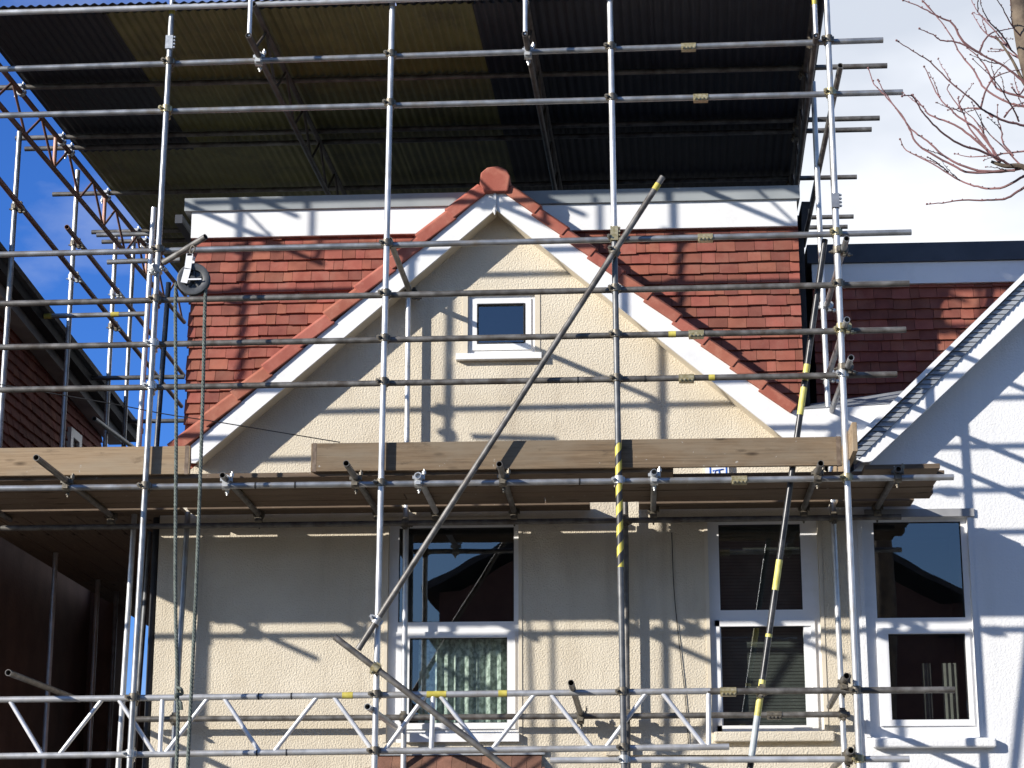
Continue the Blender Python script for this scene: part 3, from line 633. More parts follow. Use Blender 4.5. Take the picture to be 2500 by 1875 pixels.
# valley between the two gables: white apron and lead
prism('valley_apron', [P(1932, 1001, YB), P(2190, 986, YB), P(2088, 1088, YB), P(2080, 1118, YB), P(1972, 1116, YB)], YB + 0.006, YB + 0.022, UPVC, wh)
bm = bmesh.new(); bm.faces.new([bm.verts.new(c) for c in (P(1936, 1000, YB + .01), P(2192, 985, YB + .01), P(2262, 945, YW + 0.75), P(1985, 985, YW + 0.75))]); bmobj('valley_lead', bm, LEAD, None, wh)
# its dormer, set further back
Y2 = 18.12
nl = P(1986, 800, Y2).x; nr = nl + 5.2
nz0, nz1 = P(2250, 1040, Y2).z, P(2250, 693, Y2).z
tiles('tile_hanging', nl, nr, nz0, nz1 + 0.02, Y2, 0.0995, 0.165, TILE, wh, seed=9)
bm = bmesh.new(); box(bm, nl + 0.004, nr - 0.01, Y2, Y2 + 4, nz0, P(2250, 600, Y2).z); bmobj('dormer_body', bm, BLACK, None, wh)
f1 = P(2250, 641, Y2 - .06).z
bm = bmesh.new(); box(bm, nl, nr, Y2 - 0.07, Y2 - 0.003, P(2250, 692, Y2 - .06).z, f1); bmobj('fascia', bm, UPVC, None, wh)
bm = bmesh.new(); box(bm, nl - 0.04, nr, Y2 - 0.10, Y2 + 4.1, f1 + 0.003, P(2250, 592, Y2 - .1).z); bmobj('roof_trim', bm, BTRIM, None, wh)
bm = bmesh.new(); box(bm, XR + 0.2, WX1, YW + 1.2, YW + 8, 0, nz0 + 0.4); bmobj('flank_wall', bm, WHITER, None, wh)

# ================================================================== LEFT NEIGHBOUR
lh = tag(empty('tile_hung_house', (-6.5, 20, 0)), 'dark red tile-hung house in shade across the alley at the left edge', 'house')
FX = -5.9
e0, e1 = PX(4, 742, FX), PX(250, 1040, FX)
ez = (e0.z + e1.z) / 2; yc = e1.y
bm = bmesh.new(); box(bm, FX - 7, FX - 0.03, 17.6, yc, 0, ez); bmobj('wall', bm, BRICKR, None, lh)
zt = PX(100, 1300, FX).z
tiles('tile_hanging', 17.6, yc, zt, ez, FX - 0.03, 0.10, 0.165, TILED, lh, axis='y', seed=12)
fz = [(e0, 0), (e1, 0)]
bm = bmesh.new()
d = (e1 - e0).normalized(); a = e0 - d * 1.8
M = frame(Vector((FX + 0.14, a.y, a.z)), Vector((FX + 0.14, e1.y + 0.25, e1.z - 0.02)))
box(bm, 0, (e1 - a).length + 0.25, -0.04, 0.12, -0.14, 0.0, M); bmobj('eaves_fascia', bm, TRIMG, None, lh)
bm = bmesh.new(); box(bm, 0, (e1 - a).length + 0.45, -0.15, -0.05, -0.05, 0.055, M); bmobj('gutter', bm, BLACK, None, lh)
bm = bmesh.new(); L = (e1 - a).length + 0.5
v = [M @ Vector(c) for c in ((0, -0.2, 0.06), (L, -0.2, 0.06), (L, 3.6, 0.95), (0, 3.6, 0.95), (0, -0.2, 0.12), (L, -0.2, 0.12), (L, 3.6, 1.02), (0, 3.6, 1.02))]
v = [bm.verts.new(c) for c in v]
for f in ((0, 1, 2, 3), (4, 7, 6, 5), (0, 4, 5, 1), (1, 5, 6, 2), (2, 6, 7, 3), (3, 7, 4, 0)): bm.faces.new([v[i] for i in f])
bmobj('roof', bm, ROOFD, None, lh)
c0, c1 = PX(166, 1042, FX + .01), PX(190, 1100, FX + .01)
bm = bmesh.new(); ya, yb = c0.y, c1.y; za, zb = c1.z - 0.5, c0.z
for b_ in ((ya, ya + .09, za, zb), (yb - .09, yb, za, zb), (ya + .09, yb - .09, zb - .09, zb), (ya + .09, yb - .09, za, za + .09)): box(bm, FX - 0.02, FX + 0.05, *b_)
wl = bmobj('window', bm, UPVC, None, lh)
bm = bmesh.new(); bm.faces.new([bm.verts.new(c) for c in ((FX + .012, ya + .08, za), (FX + .012, yb - .08, za), (FX + .012, yb - .08, zb - .05), (FX + .012, ya + .08, zb - .05))]); bmobj('pane', bm, DARKT, None, wl)
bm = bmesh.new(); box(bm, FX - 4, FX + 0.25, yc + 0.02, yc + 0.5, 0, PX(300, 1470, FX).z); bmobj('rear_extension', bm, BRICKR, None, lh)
bm = bmesh.new(); fy = yc + 0.9; fzt = P(340, 1700, fy).z; fx0, fx1 = FX + 0.1, P(392, 1700, fy).x; n = 14  # added fence: blocks the sky so the alley bottom stays dark
for k in range(n): box(bm, fx0 + (fx1 - fx0) * k / n, fx0 + (fx1 - fx0) * (k + .96) / n, fy, fy + 0.02, 0, fzt + (k % 3) * 0.004)
box(bm, fx0, fx1, fy + 0.02, fy + 0.07, fzt - 0.2, fzt - 0.12)
tag(bmobj('added_fence', bm, WOODD), 'dark board fence added to block the sky at the bottom of the alley', 'fence')

# ================================================================== SCAFFOLD
ST, LG = {}, {}
SG = 'front uprights of the scaffold'
def upright(key, p0, p1, Y, m, label, ztop=None, zbot=0.0, name='scaffold_upright', group=SG, cat='scaffold upright'):
    a, b = P(*p0, Y), P(*p1, Y)
    t = to_z(a, b, ztop) if ztop is not None else a
    bt = to_z(a, b, zbot) if zbot is not None else b
    o = tube(name, t, bt, m); ST[key] = tag(o, label, cat, group); return o
TOPZ = P(900, -150, YF).z
upright('A', (421, 0), (316, 1875), YF, GALV, 'long grey scaffold upright with the pulley arm clamped to it', TOPZ)
upright('B', (958, 0), (914, 1875), YF, BRIGHT, 'bright silver scaffold upright passing in front of the gable, left of its small window', TOPZ)
a, b = P(1489, 0, YF), P(1524, 1875, YF)
o = tube('scaffold_upright', to_z(a, b, TOPZ), to_z(a, b, P(1502, 560, YF).z), BRIGHT); ST['C'] = tag(o, 'shiny upper tube of the jointed upright right of the small gable window', 'scaffold upright', SG)
o = tube('scaffold_upright', to_z(a, b, P(1502, 562, YF).z), to_z(a, b, 0), DARKT); ST['C2'] = tag(o, 'dark lower upright wrapped in yellow and black hazard tape', 'scaffold upright', SG)
upright('D', (2018, 0), (2099, 1875), YF, BRIGHT, 'bright scaffold upright at the right-hand end of the front row', TOPZ + 0.3)
upright('Z', (-160, 0), (-322, 1875), YF, GALV, 'scaffold upright one bay beyond the left edge of the picture', TOPZ)
upright('IZ', (-20, 700), (-60, 1700), YI, GALV, 'inner upright one bay beyond the left edge of the picture', P(-20, 630, YI).z, 0, group='inner uprights along the wall')
# splice sleeves, tape
sleeve_coupler(ST['A'], P(414, 106, YF), CPLB); sleeve_coupler(ST['D'], P(2038, 492, YF), GALV)
sleeve_coupler(ST['C2'], P(1502, 572, YF), CPLG)
s0 = along(ST['C2'], P(1515, 1082, YF)); s1 = along(ST['C2'], P(1521, 1385, YF)); sleeve(ST['C2'], 'hazard_tape', s0, s1, HAZ, 0.0258)
def tape(o, q0, q1, m=YEL, nm='yellow_tape'):
    d = sorted((along(o, q0), along(o, q1))); return sleeve(o, nm, d[0], d[1], m, 0.0255)
tape(ST['A'], P(420, 18, YF), P(419, 36, YF))
IG = 'inner uprights along the wall'
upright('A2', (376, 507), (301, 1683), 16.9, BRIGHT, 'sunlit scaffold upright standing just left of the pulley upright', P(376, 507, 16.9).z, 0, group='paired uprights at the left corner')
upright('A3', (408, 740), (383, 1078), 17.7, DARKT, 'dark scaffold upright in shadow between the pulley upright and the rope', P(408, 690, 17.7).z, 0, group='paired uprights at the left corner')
upright('IA', (458, 1260), (432, 1690), YI, GALV, 'inner upright against the shaded wall beside the two ropes', P(460, 1250, YI).z, 0, group=IG)
upright('IB', (998, 632), (987, 1669), YI, BRIGHT, 'inner upright close to the cream wall, left of the lace-curtained window', P(998, 632, YI).z, 0, group=IG)
upright('IC', (1522, 700), (1531, 1700), YI, OLD, 'inner upright almost hidden behind the taped upright', P(1525, 1170, YI).z, 0, group=IG)
upright('ID', (1985, 205), (2025, 1064), YI, BRIGHT, 'tall inner upright in front of the gap between the two dormers', P(1984, 200, YI).z, 0, group=IG)

upright('DM', (2040, 560), (2093, 1760), 16.2, GALV, 'upright hidden almost exactly behind the bright right-hand end upright', P(2040, 300, 16.2).z, 0, group='inner uprights along the wall')
LGG = 'front guard rails and ledgers'
def ledger(key, p0, p1, Y, m, label, group=LGG, name='scaffold_ledger', cat='scaffold rail', ext=0.0):
    a, b = P(*p0, Y), P(*p1, Y); d = (b - a).normalized()
    o = tube(name, a - d * ext, b, m); LG[key] = tag(o, label, cat, group); return o
ledger('L1', (-300, 41), (2040, -36), 15.33, BRIGHT, 'topmost rail, along the front edge of the corrugated roof')
ledger('L2', (-460, 184), (2156, 98), YL, GALV, 'second rail from the top, carrying the roof girders')
ledger('L3', (-460, 294), (2204, 225), YL, GALV, 'third rail from the top, crossing below the corrugated roof')
ledger('L4', (-460, 633), (2225, 567), YL, GALV, 'rail crossing just under the white dormer fascia')
ledger('L5', (-460, 752), (2220, 692), YL, OLD, 'rail crossing just above the small gable window')
ledger('L6', (-460, 857), (2212, 805), YL, OLD, 'rail crossing the bottom of the small gable window')
ledger('L7', (-460, 960), (2190, 914), YL, OLD, 'rail crossing the gable between its window and the toe boards')
ledger('L8', (-460, 1198), (2328, 1165), YL, GALV, 'ledger under the front edge of the board platform')
ledger('L9', (1728, 1688), (2331, 1684), YL, OLD, 'short ledger at the end of the aluminium girder, in front of the lower window panes')
ledger('L10', (1344, 1856), (2220, 1853), YL, BRIGHT, 'pale ledger along the bottom edge, below the girder')
ledger('N1', (-420, 1295), (2200, 1262), YI - 0.05, OLD, 'inner ledger under the back of the board platform', group='inner ledgers')
ledger('N2', (330, 1756), (2075, 1744), YI - 0.05, OLD, 'inner ledger behind the aluminium girder, across the lower windows', group='inner ledgers')
for k in ('L2', 'L3', 'L4', 'L5', 'L6', 'L7', 'L8'):
    y_ = P(950, 900, YL)
    for s_ in ('Z', 'A', 'B', 'D'): coupler(ST[s_], LG[k])
    coupler(ST['C' if k in ('L2', 'L3') else 'C2'], LG[k])
for s_ in ('C2', 'D'): coupler(ST[s_], LG['L10'])
coupler(ST['D'], LG['L9'], 0)
for s_ in ('IA', 'IB', 'IC', 'ID'):
    coupler(ST[s_], LG['N2'], 0)
    if s_ != 'IA': coupler(ST[s_], LG['N1'], 0)
for k, x, y in (('L2', 1681, 117), ('L3', 1711, 248), ('L4', 1722, 580), ('L6', 1700, 822), ('L7', 1676, 929), ('L8', 1805, 1176), ('L9', 1778, 1692)): sleeve_coupler(LG[k], P(x, y, YL))
sleeve_coupler(LG['N2'], P(1890, 1747, YI - .05), CPL)
tape(LG['L6'], P(1632, 818, YL), P(1650, 817, YL)); tape(LG['L7'], P(1730, 922, YL), P(1745, 922, YL))
for k, x, y in (('L8', 624, 1185), ('L8', 721, 1183), ('L8', 1415, 1173), ('L7', 1411, 930), ('L7', 1575, 927)):
    q = P(x, y, YL); d_ = along(LG[k], q); sleeve(LG[k], 'tie_wire', d_ - 0.006, d_ + 0.006, CABLE, 0.027)
for k, pts in (('ID', ((1005, 690), (1006, 718))), ):
    pass

# braces
BG = 'diagonal brace tubes'
def brace(key, a, b, m, label, group=BG, cat='scaffold brace', name='scaffold_brace', r=0.02415):
    o = tube(name, a, b, m, r=r); LG[key] = tag(o, label, cat, group); return o
brace('B1', P(1618, 432, 15.34), P(874, 1586, 15.34), OLD, 'long diagonal brace rising across the whole front, ending by the dormer fascia')
tape(LG['B1'], P(1607, 449, 15.34), P(1598, 464, 15.34))
brace('B2', P(817, 1555, 15.34), P(1262, 1894, 15.34), OLD, 'short diagonal brace sloping down across the lace-curtained window')
for k, s_ in (('B1', 'B'), ('B1', 'C2'), ('B2', 'B')): coupler(LG[k], ST[s_])
o = brace('B3', P(2014, 585, 15.515), P(1829, 1890, 15.515), BLACKP, 'black and yellow striped brace leaning to the right-hand end')
for y0, y1, m_ in ((890, 911, PYEL), (924, 930, PYEL), (946, 1013, PYEL), (1367, 1441, PYEL), (1548, 1556, PYEL), (1660, 1677, PYEL), (1703, 1748, PYEL), (1748, 1846, PGREY)):
    f = lambda y: P(2014 - (y - 585) * (185 / 1305), y, 15.515)
    tape(o, f(y0), f(y1), m_, 'paint_band')
coupler(o, LG['L9'], 0)
brace('B4', P(2052, 160, 15.32), P(1961, 600, 18.4), OLD, 'upper tube running back from the right-hand upright under the roof edge', group='tubes running back at the right-hand end', cat='scaffold tube', name='scaffold_tube')
def back_tube(key, px, py, yfront, yback, m, label, drop=0.0, dx=0.0, group='rails running back at the right-hand end', cat='scaffold rail', name='scaffold_rail'):
    a = P(px, py, yfront); b = Vector((a.x + dx, yback, a.z - drop)); o = tube(name, a, b, m); LG[key] = tag(o, label, cat, group); return o
back_tube('R1', 2067, 582, 15.12, 17.3, GALV, 'uppermost open-ended rail beside the right-hand upright, against the dark trim')
back_tube('R2', 2068, 780, 15.2, 17.1, GALV, 'middle open-ended rail beside the right-hand upright, just above a pale ledger')
back_tube('R3', 2078, 873, 15.12, 17.3, GALV, 'lowest open-ended rail beside the right-hand upright, in front of the shaded tiles')
for k in ('R1', 'R2', 'R3'): coupler(ST['D'], LG[k]); coupler(ST['ID'], LG[k], 1)
o = tube('scaffold_tube', P(951, 585, 15.46), P(1004, 722, 16.95), OLD); LG['tie'] = tag(o, 'short tube running back from the bright silver upright to the inner upright', 'scaffold tube')
coupler(ST['IB'], o, 0); coupler(ST['IB'], LG['tie'], 0)
# transoms under the platform
TG = 'transom tubes poking out under the platform'
zL8 = lambda px: P(px, 1193 - (px + 60) * 28 / 2388, YL).z
for i, (px, py, ld, m_) in enumerate(((88, 1117, 'transom end poking out furthest, in front of the left toe board', OLD), (543, 1160, 'transom end in the gap between the two toe boards', OLD),
    (845, 1131, 'transom end poking out in front of the left end of the long toe board', OLD), (1020, 1161, 'transom end right of the bright silver upright, below the toe board', BRIGHT),
    (1219, 1133, 'transom end in front of the middle of the long toe board', OLD), (1597, 1152, 'transom end right of the hazard-taped upright', GALV),
    (2004, 1131, 'transom end just left of the right-hand upright, in front of the toe board', OLD), (2194, 1145, 'transom end nearest the right edge of the platform', OLD))):
    a = PZ(px, py, zL8(px) + 0.049); b = Vector((a.x, YW - 0.04, a.z)); o = tube('transom', a, b, m_); tag(o, ld, 'transom', TG); LG['T%d' % i] = o
    coupler(o, LG['L8'], 1 if px in (1020, 1597, 543) else 0); coupler(o, LG['N1'], 0)
    o_ = None
a = Vector((-5.36, 15.05, zL8(-260) + 0.049)); o = tube('transom', a, Vector((-5.36, YW - 0.04, a.z)), OLD); tag(o, 'transom end just beyond the left edge of the picture', 'transom', TG); coupler(o, LG['L8'], 0)
# lower transoms
TG2 = 'transom tubes at the girder level'
for i, (px, py, Y, L, drop, ld) in enumerate(((20, 1642, 14.95, 1.9, 0.0, 'open transom end above the girder at the far left'), (1394, 1667, 15.15, 1.75, 0.06, 'transom resting on the girder left of the taped upright'),
    (897, 1725, 15.25, 1.6, 0.0, 'open transom end beside the bright upright, inside the girder'), (2067, 1650, 15.2, 1.7, 0.05, 'transom end above the short ledger at the right-hand upright'), (2078, 1832, 15.2, 1.7, 0.0, 'transom end by the pale bottom ledger at the right-hand upright'))):
    a = P(px, py, Y); b = Vector((a.x + 0.02, Y + L, a.z - drop)); o = tube('transom', a, b, OLD if i != 2 else CPLB); tag(o, ld, 'transom', TG2)
    if i == 3: coupler(o, LG['L9'], 0)
    if i == 1: coupler(o, LG['N2'], 0)
    if i == 4: coupler(o, LG['L10'], 0)

# aluminium lattice girder
def lattice(name, label, chords, members, m_ch, m_mem, cat, group=None, r=0.0145, base=None):
    e = tag(empty(name, base or chords[0][0]), label, cat, group); os = []
    for a, b in chords: os.append(tube('chord', a, b, m_ch, e))
    for it in members:
        a, b = it[0], it[1]; mm = it[2] if len(it) > 2 else m_mem; rr = it[3] if len(it) > 3 else r
        bm = bmesh.new(); cyl(bm, Vector((0, 0, 0)), Vector(((b - a).length, 0, 0)), rr, 12); bmobj(it[4] if len(it) > 4 else 'lattice_bar', bm, mm, frame(a, b), e, smooth=True)
    return e, os
YG = YL
ALUC = mat('dull_aluminium', (0.38, 0.385, 0.39), (0.55, 0.555, 0.56), 0.45, 0.45, scale=12, coord='Position', rvar=0.1, dirt=(0.24, 0.22, 0.19), dscale=6)
top = (P(-60, 1709, YG), P(1734, 1687, YG)); bot = (P(-60, 1847, YG), P(1780, 1823, YG))
mem = [((22, 1707), (104, 1845)), ((255, 1701), (144, 1843)), ((285, 1700), (376, 1838)), ((397, 1699), (390.5, 1838), 'v'), ((404, 1838), (513, 1698)), ((543, 1698), (633, 1834)), ((670, 1834), (779, 1696)),
       ((811, 1696), (909, 1831)), ((940, 1831), (1043, 1693)), ((1058, 1693), (1053, 1829), 'v'), ((1070, 1692), (1175, 1828)), ((1203, 1827), (1309, 1690)), ((1341, 1690), (1446, 1826)), ((1478, 1826), (1580, 1689)), ((1615, 1689), (1722, 1824)), ((1730, 1687), (1730, 1824), 'v')]
ms = []
for it in mem:
    v_ = len(it) > 2; ms.append((P(*it[0], YG), P(*it[1], YG), ALU, 0.0195 if v_ else 0.0175, 'lattice_post' if v_ else 'lattice_bar'))
girder, gc = lattice('lattice_girder', 'long aluminium lattice girder crossing the front below the windows', [top, bot], ms, ALUC, ALU, 'lattice girder', 'lattice girders', base=P(800, 1838, YG))
for s_ in ('A', 'B', 'C2'):
    for c in gc: coupler(ST[s_], c)
for c, x0, x1, y in ((gc[0], 836, 862, 1694), (gc[0], 1042, 1090, 1692), (gc[0], 1217, 1238, 1690)): tape(c, P(x0, y, YG), P(x1, y, YG))
for c, x, y in ((gc[0], 632, 1696), (gc[0], 712, 1695), (gc[1], 628, 1834), (gc[1], 700, 1833)):
    d_ = along(c, P(x, y, YG)); sleeve(c, 'tie_wire', d_ - 0.005, d_ + 0.005, CABLE, 0.0265)

# ---------------- boards
def board(name, a, b, w, th, m, label, group, cat='scaffold board', up=Vector((0, 0, 1))):
    """long board along local X, width along local Y, thickness along local Z"""
    L = (b - a).length; bm = bmesh.new(); box(bm, 0, L, -w / 2, w / 2, -th / 2, th / 2)
    o = bmobj(name, bm, m, frame(a, b, up)); bv = o.modifiers.new('bevel', 'BEVEL'); bv.width = 0.004; bv.segments = 2
    return tag(o, label, cat, group)
tb_y = 15.468
def toe(pa, pb, m, label):
    a, b = P(*pa, tb_y), P(*pb, tb_y); o = board('toe_board', a, b, 0.225, 0.038, m, label, 'toe boards on edge', cat='toe board', up=Vector((0, -1, 0)))
    for x in (0.012, (b - a).length - 0.042):
        bm = bmesh.new(); box(bm, x, x + 0.03, -0.1145, 0.1145, -0.0205, 0.0205); bmobj('end_band', bm, ENDB, WM[o], o)
    return o
toe((-90, 1130), (465, 1124), WOODP, 'pale brown toe board on edge, at the left behind the pulley upright')
toe((760, 1118), (2055, 1102), WOOD, 'long weathered toe board on edge, across the foot of the gable')
a = P(2087, 1066, 15.1); b = Vector((a.x + 0.0, 16.85, a.z)); o = board('toe_board', a, b, 0.225, 0.038, WOODP, 'toe board seen end-on at the right-hand end of the platform', 'toe boards on edge', cat='toe board', up=Vector((1, 0, 0)))
PB = 'boards of the working platform'
zb = zL8(1250) + 0.049 + 0.026 + 0.019
names = ['front', 'second', 'third', 'fourth', 'fifth']
ends = [2268, 2274, 2254, 2250]
xe = []
for i in range(5):
    y = 15.495 + 0.1125 + i * 0.231
    xr = PZ([2268, 2276, 2256, 2246, 2242][i], 1180 + 18 * i, zb).x; xj = P(820 + 170 * ((i * 2) % 5), 1180, y).x
    gp = 0.004
    if i == 0: xj = P(1645, 1165, y).x
    xl = -5.6
    for part, (p, q) in enumerate(((xl, xj - gp), (P(2108, 1165, y).x if i == 0 else xj + gp, xr))):
        board('scaffold_board', Vector((p, y, zb + rnd.uniform(-.002, .003))), Vector((q, y, zb + rnd.uniform(-.002, .003))), 0.222, 0.038, WOODD,
              '%s platform board from the front, %s' % (names[i], 'length running out at the left' if part == 0 else 'length ending over the white wall'), PB)
def in_x(k):
    M = WM[ST[k]]; a_ = M.translation; d_ = M.to_3x3() @ Vector((1, 0, 0)); return (a_ + d_ * ((zb - a_.z) / d_.z)).x
for p, q, lb in ((in_x('IZ') + .03, in_x('IA') - .03, 'infill board nearest the wall, behind the left toe board'), (in_x('IA') + .03, in_x('IB') - .03, 'infill board nearest the wall, between the ropes and the lace-curtained window'), (in_x('IB') + .03, P(1440, 1250, 16.8).x, 'infill board nearest the wall, above the lace-curtained window'),
                 (P(1560, 1250, 16.8).x, in_x('ID') - .03, 'infill board nearest the wall, above the middle window'), (in_x('ID') + .03, P(2230, 1250, 16.8).x, 'short infill board nearest the wall, at the right-hand end')):
    board('scaffold_board', Vector((p, 16.845, zb)), Vector((q, 16.845, zb)), 0.25, 0.038, WOODD, lb, PB)
a = PZ(466, 1133, zb + 0.075); board('scaffold_board', Vector((a.x, 16.1, zb + 0.05)), Vector((a.x + 2.3, 16.1, zb + 0.05)), 0.225, 0.038, WOODP, 'pale loose board lying on the platform in the gap between the toe boards', PB)
# return platform along the alley (dark boards, far left)
RB = 'boards of the alley platform'
for i in range(7):
    x = -4.2 - i * 0.235
    for j, (ya, yb_) in enumerate(((16.95, 20.3), (20.33, 24.2))):
        board('scaffold_board', Vector((x, ya, zb)), Vector((x, yb_, zb)), 0.225, 0.038, WOODD, '%s dark board of the alley platform counted from the house, %s length' % (('first', 'second', 'third', 'fourth', 'fifth', 'sixth', 'seventh')[i], ('nearer', 'farther')[j]), RB)

# ---------------- left return scaffold, along the alley
RG = 'uprights of the alley scaffold'
RX = -5.45
def ru(key, p0, p1, m, label):
    a, b = PX(*p0, RX), PX(*p1, RX); b = Vector((RX, a.y, b.z)); a = Vector((RX, a.y, a.z)); o = tube('scaffold_upright', a, Vector((RX, a.y, 0)), m); ST[key] = tag(o, label, 'scaffold upright', RG); return o
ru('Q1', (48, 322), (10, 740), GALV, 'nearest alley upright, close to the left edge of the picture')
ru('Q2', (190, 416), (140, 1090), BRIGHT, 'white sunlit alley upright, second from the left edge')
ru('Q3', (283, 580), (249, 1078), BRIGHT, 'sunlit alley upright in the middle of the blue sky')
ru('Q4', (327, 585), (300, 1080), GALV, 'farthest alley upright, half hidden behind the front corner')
RR = 'rails running back along the alley'
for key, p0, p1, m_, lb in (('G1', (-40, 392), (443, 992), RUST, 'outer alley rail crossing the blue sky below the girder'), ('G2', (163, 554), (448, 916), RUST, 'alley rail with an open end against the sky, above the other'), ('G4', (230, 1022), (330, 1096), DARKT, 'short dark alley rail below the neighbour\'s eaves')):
    a, b = PX(*p0, RX + 0.06), PX(*p1, RX + 0.06); o = tube('scaffold_rail', a, b, m_); LG[key] = tag(o, lb, 'scaffold rail', RR)
for k, s_ in (('G1', 'Q1'), ('G1', 'Q2'), ('G1', 'Q3'), ('G2', 'Q3'), ('G2', 'Q2')): coupler(ST[s_], LG[k], rnd.choice((0, 1)))
CR = 'cross tubes of the alley scaffold'
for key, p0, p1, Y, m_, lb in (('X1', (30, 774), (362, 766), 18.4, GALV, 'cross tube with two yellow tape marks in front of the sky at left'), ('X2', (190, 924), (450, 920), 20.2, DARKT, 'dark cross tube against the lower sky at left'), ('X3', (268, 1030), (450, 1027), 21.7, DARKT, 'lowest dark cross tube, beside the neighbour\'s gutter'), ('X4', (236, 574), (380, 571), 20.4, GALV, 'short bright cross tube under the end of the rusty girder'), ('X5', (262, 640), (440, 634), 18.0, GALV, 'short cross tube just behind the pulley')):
    a, b = P(*p0, Y), P(*p1, Y); o = tube('scaffold_tube', a, b, m_); LG[key] = tag(o, lb, 'scaffold tube', CR)
tape(LG['X1'], P(108, 772, 18.4), P(127, 771, 18.4)); tape(LG['X1'], P(271, 768, 18.4), P(291, 768, 18.4))
tape(LG['X2'], P(190, 924, 20.2), P(204, 923, 20.2))

# ---------------- temporary roof: girders, purlins, sheets
ZC0, ZC1 = P(700, 150, YL).z + 0.049, P(700, 150, YL).z + 0.384
TILT = 0.0
def roof_girder(name, label, px, py, yf_, yb_, mch, mb, dxdy, hollow=True, post=None):
    a = PZ(px, py, ZC0); yf_ = yf_ or a.y; a = Vector((a.x + dxdy * (yf_ - a.y), yf_, ZC0)); u = Vector((dxdy, 1, 0)); n = int((yb_ - yf_) / 0.42)
    A = lambda t, z: Vector((a.x + dxdy * t, yf_ + t, z)); L = yb_ - yf_
    ch = [(A(-0.1, ZC0), A(L, ZC0)), (A(0.03, ZC1), A(L, ZC1))]; me = []
    for k in range(n):
        t0, t1 = 0.15 + k * 0.42, 0.15 + (k + 1) * 0.42
        if t1 > L: break
        me.append((A(t0, ZC0), A(t1, ZC1)) if k % 2 == 0 else (A(t0, ZC1), A(t1, ZC0)))
        if post and k % 4 == 2: me.append((A(t0 + .02, ZC0), A(t0 + .02, ZC1), post, 0.02, 'lattice_post'))
    me.append((A(-0.07, ZC0 + 0.0), A(-0.07, ZC1 + 0.2), BRIGHT, 0.019, 'end_post'))
    return lattice(name, label, ch, me, mch, mb, 'lattice girder', 'girders under the temporary roof', r=0.0125)
DX = 0.025
DARKC = mat('dark_rusted_steel', (0.05, 0.04, 0.034), (0.10, 0.085, 0.075), 0.6, 0.2, scale=10, coord='Position')
g1, c1_ = roof_girder('lattice_girder', 'rusty lattice girder against the blue sky along the left edge of the roof', 0, 257, 15.2, 23.0, RUST, RUST, DX, post=PINK)
g2, c2_ = roof_girder('lattice_girder', 'lattice girder under the olive roof sheets, left of the gable', 613, 99, None, 22.0, DARKC, DARKC, DX)
g3, c3_ = roof_girder('lattice_girder', 'lattice girder with a blue-tinted end post, under the navy roof sheets', 1284, 95, None, 22.0, DARKC, DARKC, DX)
g4, c4_ = roof_girder('lattice_girder', 'lattice girder along the right edge of the roof, with a yellow-topped end post', 1991, 100, None, 22.0, DARKC, DARKC, DX)
for c in (c1_, c2_, c3_, c4_): coupler(c[0], LG['L2'])
bm = bmesh.new(); q = WM[c4_[0]].translation; cyl(bm, Vector((q.x, q.y + 0.03, ZC1 - 0.05)), Vector((q.x, q.y + 0.03, ZC1 + 0.19)), 0.0205, 12); bmobj('yellow_tape', bm, YEL, None, g4, smooth=True)
ZP = ZC1 + 0.049
PG = 'purlin tubes under the roof sheets'
XRo = PZ(1991, 100, ZC0).x
for i, (pl, pr, m_, lb) in enumerate((((-30, 229), (2170, 146), OLD, 'purlin under the sheets sticking out past the right upright, nearest the front'), ((50, 352), (2152, 273), OLD, 'second purlin back, sticking out to the right'), ((62, 365), (2135, 291), OLD, 'purlin lying close below the second, slightly shorter at the right'),
        ((137, 485), (2095, 421), OLD, 'third purlin back, sticking out at both sides'), ((232, 577), (2087, 518), OLD, 'fourth purlin back, its end showing above the right dormer'), ((250, 592), (2075, 534), OLD, 'farthest purlin, lowest of the ends beside the right upright'))):
    Z = ZP if i not in (2, 5) else ZP - 0.0
    a = PZ(*pl, Z); b = PZ(*pr, Z); y = (a.y + b.y) / 2
    if i in (2, 5): y += 0.12
    o = tube('purlin', Vector((a.x, y, Z)), Vector((b.x, y, Z - 0.0)), m_); tag(o, lb, 'purlin', PG)
    coupler(c1_[1], o, 1); coupler(c4_[1], o, 0)
ZS = ZP + 0.036
def corr(name, x0, x1, x0b, x1b, y0, y1, z, m, label, seed):
    """one corrugated sheet, ridges running along Y"""
    bm = bmesh.new(); n = max(8, int((x1 - x0) / 0.076 * 6)); prev = None; r = random.Random(seed); dz = r.uniform(-0.004, 0.004)
    for i in range(n + 1):
        t = i / n; h = 0.009 * math.sin(2 * math.pi * t * (x1 - x0) / 0.076) + dz
        c = [bm.verts.new((x0 + (x1 - x0) * t, y0, z + h)), bm.verts.new((x0b + (x1b - x0b) * t, y1, z + h + 0.004)), bm.verts.new((x0 + (x1 - x0) * t, y0, z + h + 0.0012)), bm.verts.new((x0b + (x1b - x0b) * t, y1, z + h + 0.0052))]
        if prev:
            bm.faces.new((prev[0], c[0], c[1], prev[1])); bm.faces.new((prev[2], prev[3], c[3], c[2])); bm.faces.new((prev[0], prev[2], c[2], c[0])); bm.faces.new((prev[1], c[1], c[3], prev[3]))
        prev = c
    o = bmobj(name, bm, m, None, None, smooth=False); return tag(o, label, 'roof sheet', 'corrugated sheets of the temporary roof')
def seam(px, py, Y): a = PZ(px, py, ZS); return a.x + DX * (Y - a.y)
cols = [(-58, 30, 'left'), (318, 120), (880, 90), (1180, 110), (1600, 60), (1993, 60)]
rows = [(15.44, 18.55), (18.35, 21.2), (21.0, 23.2)]
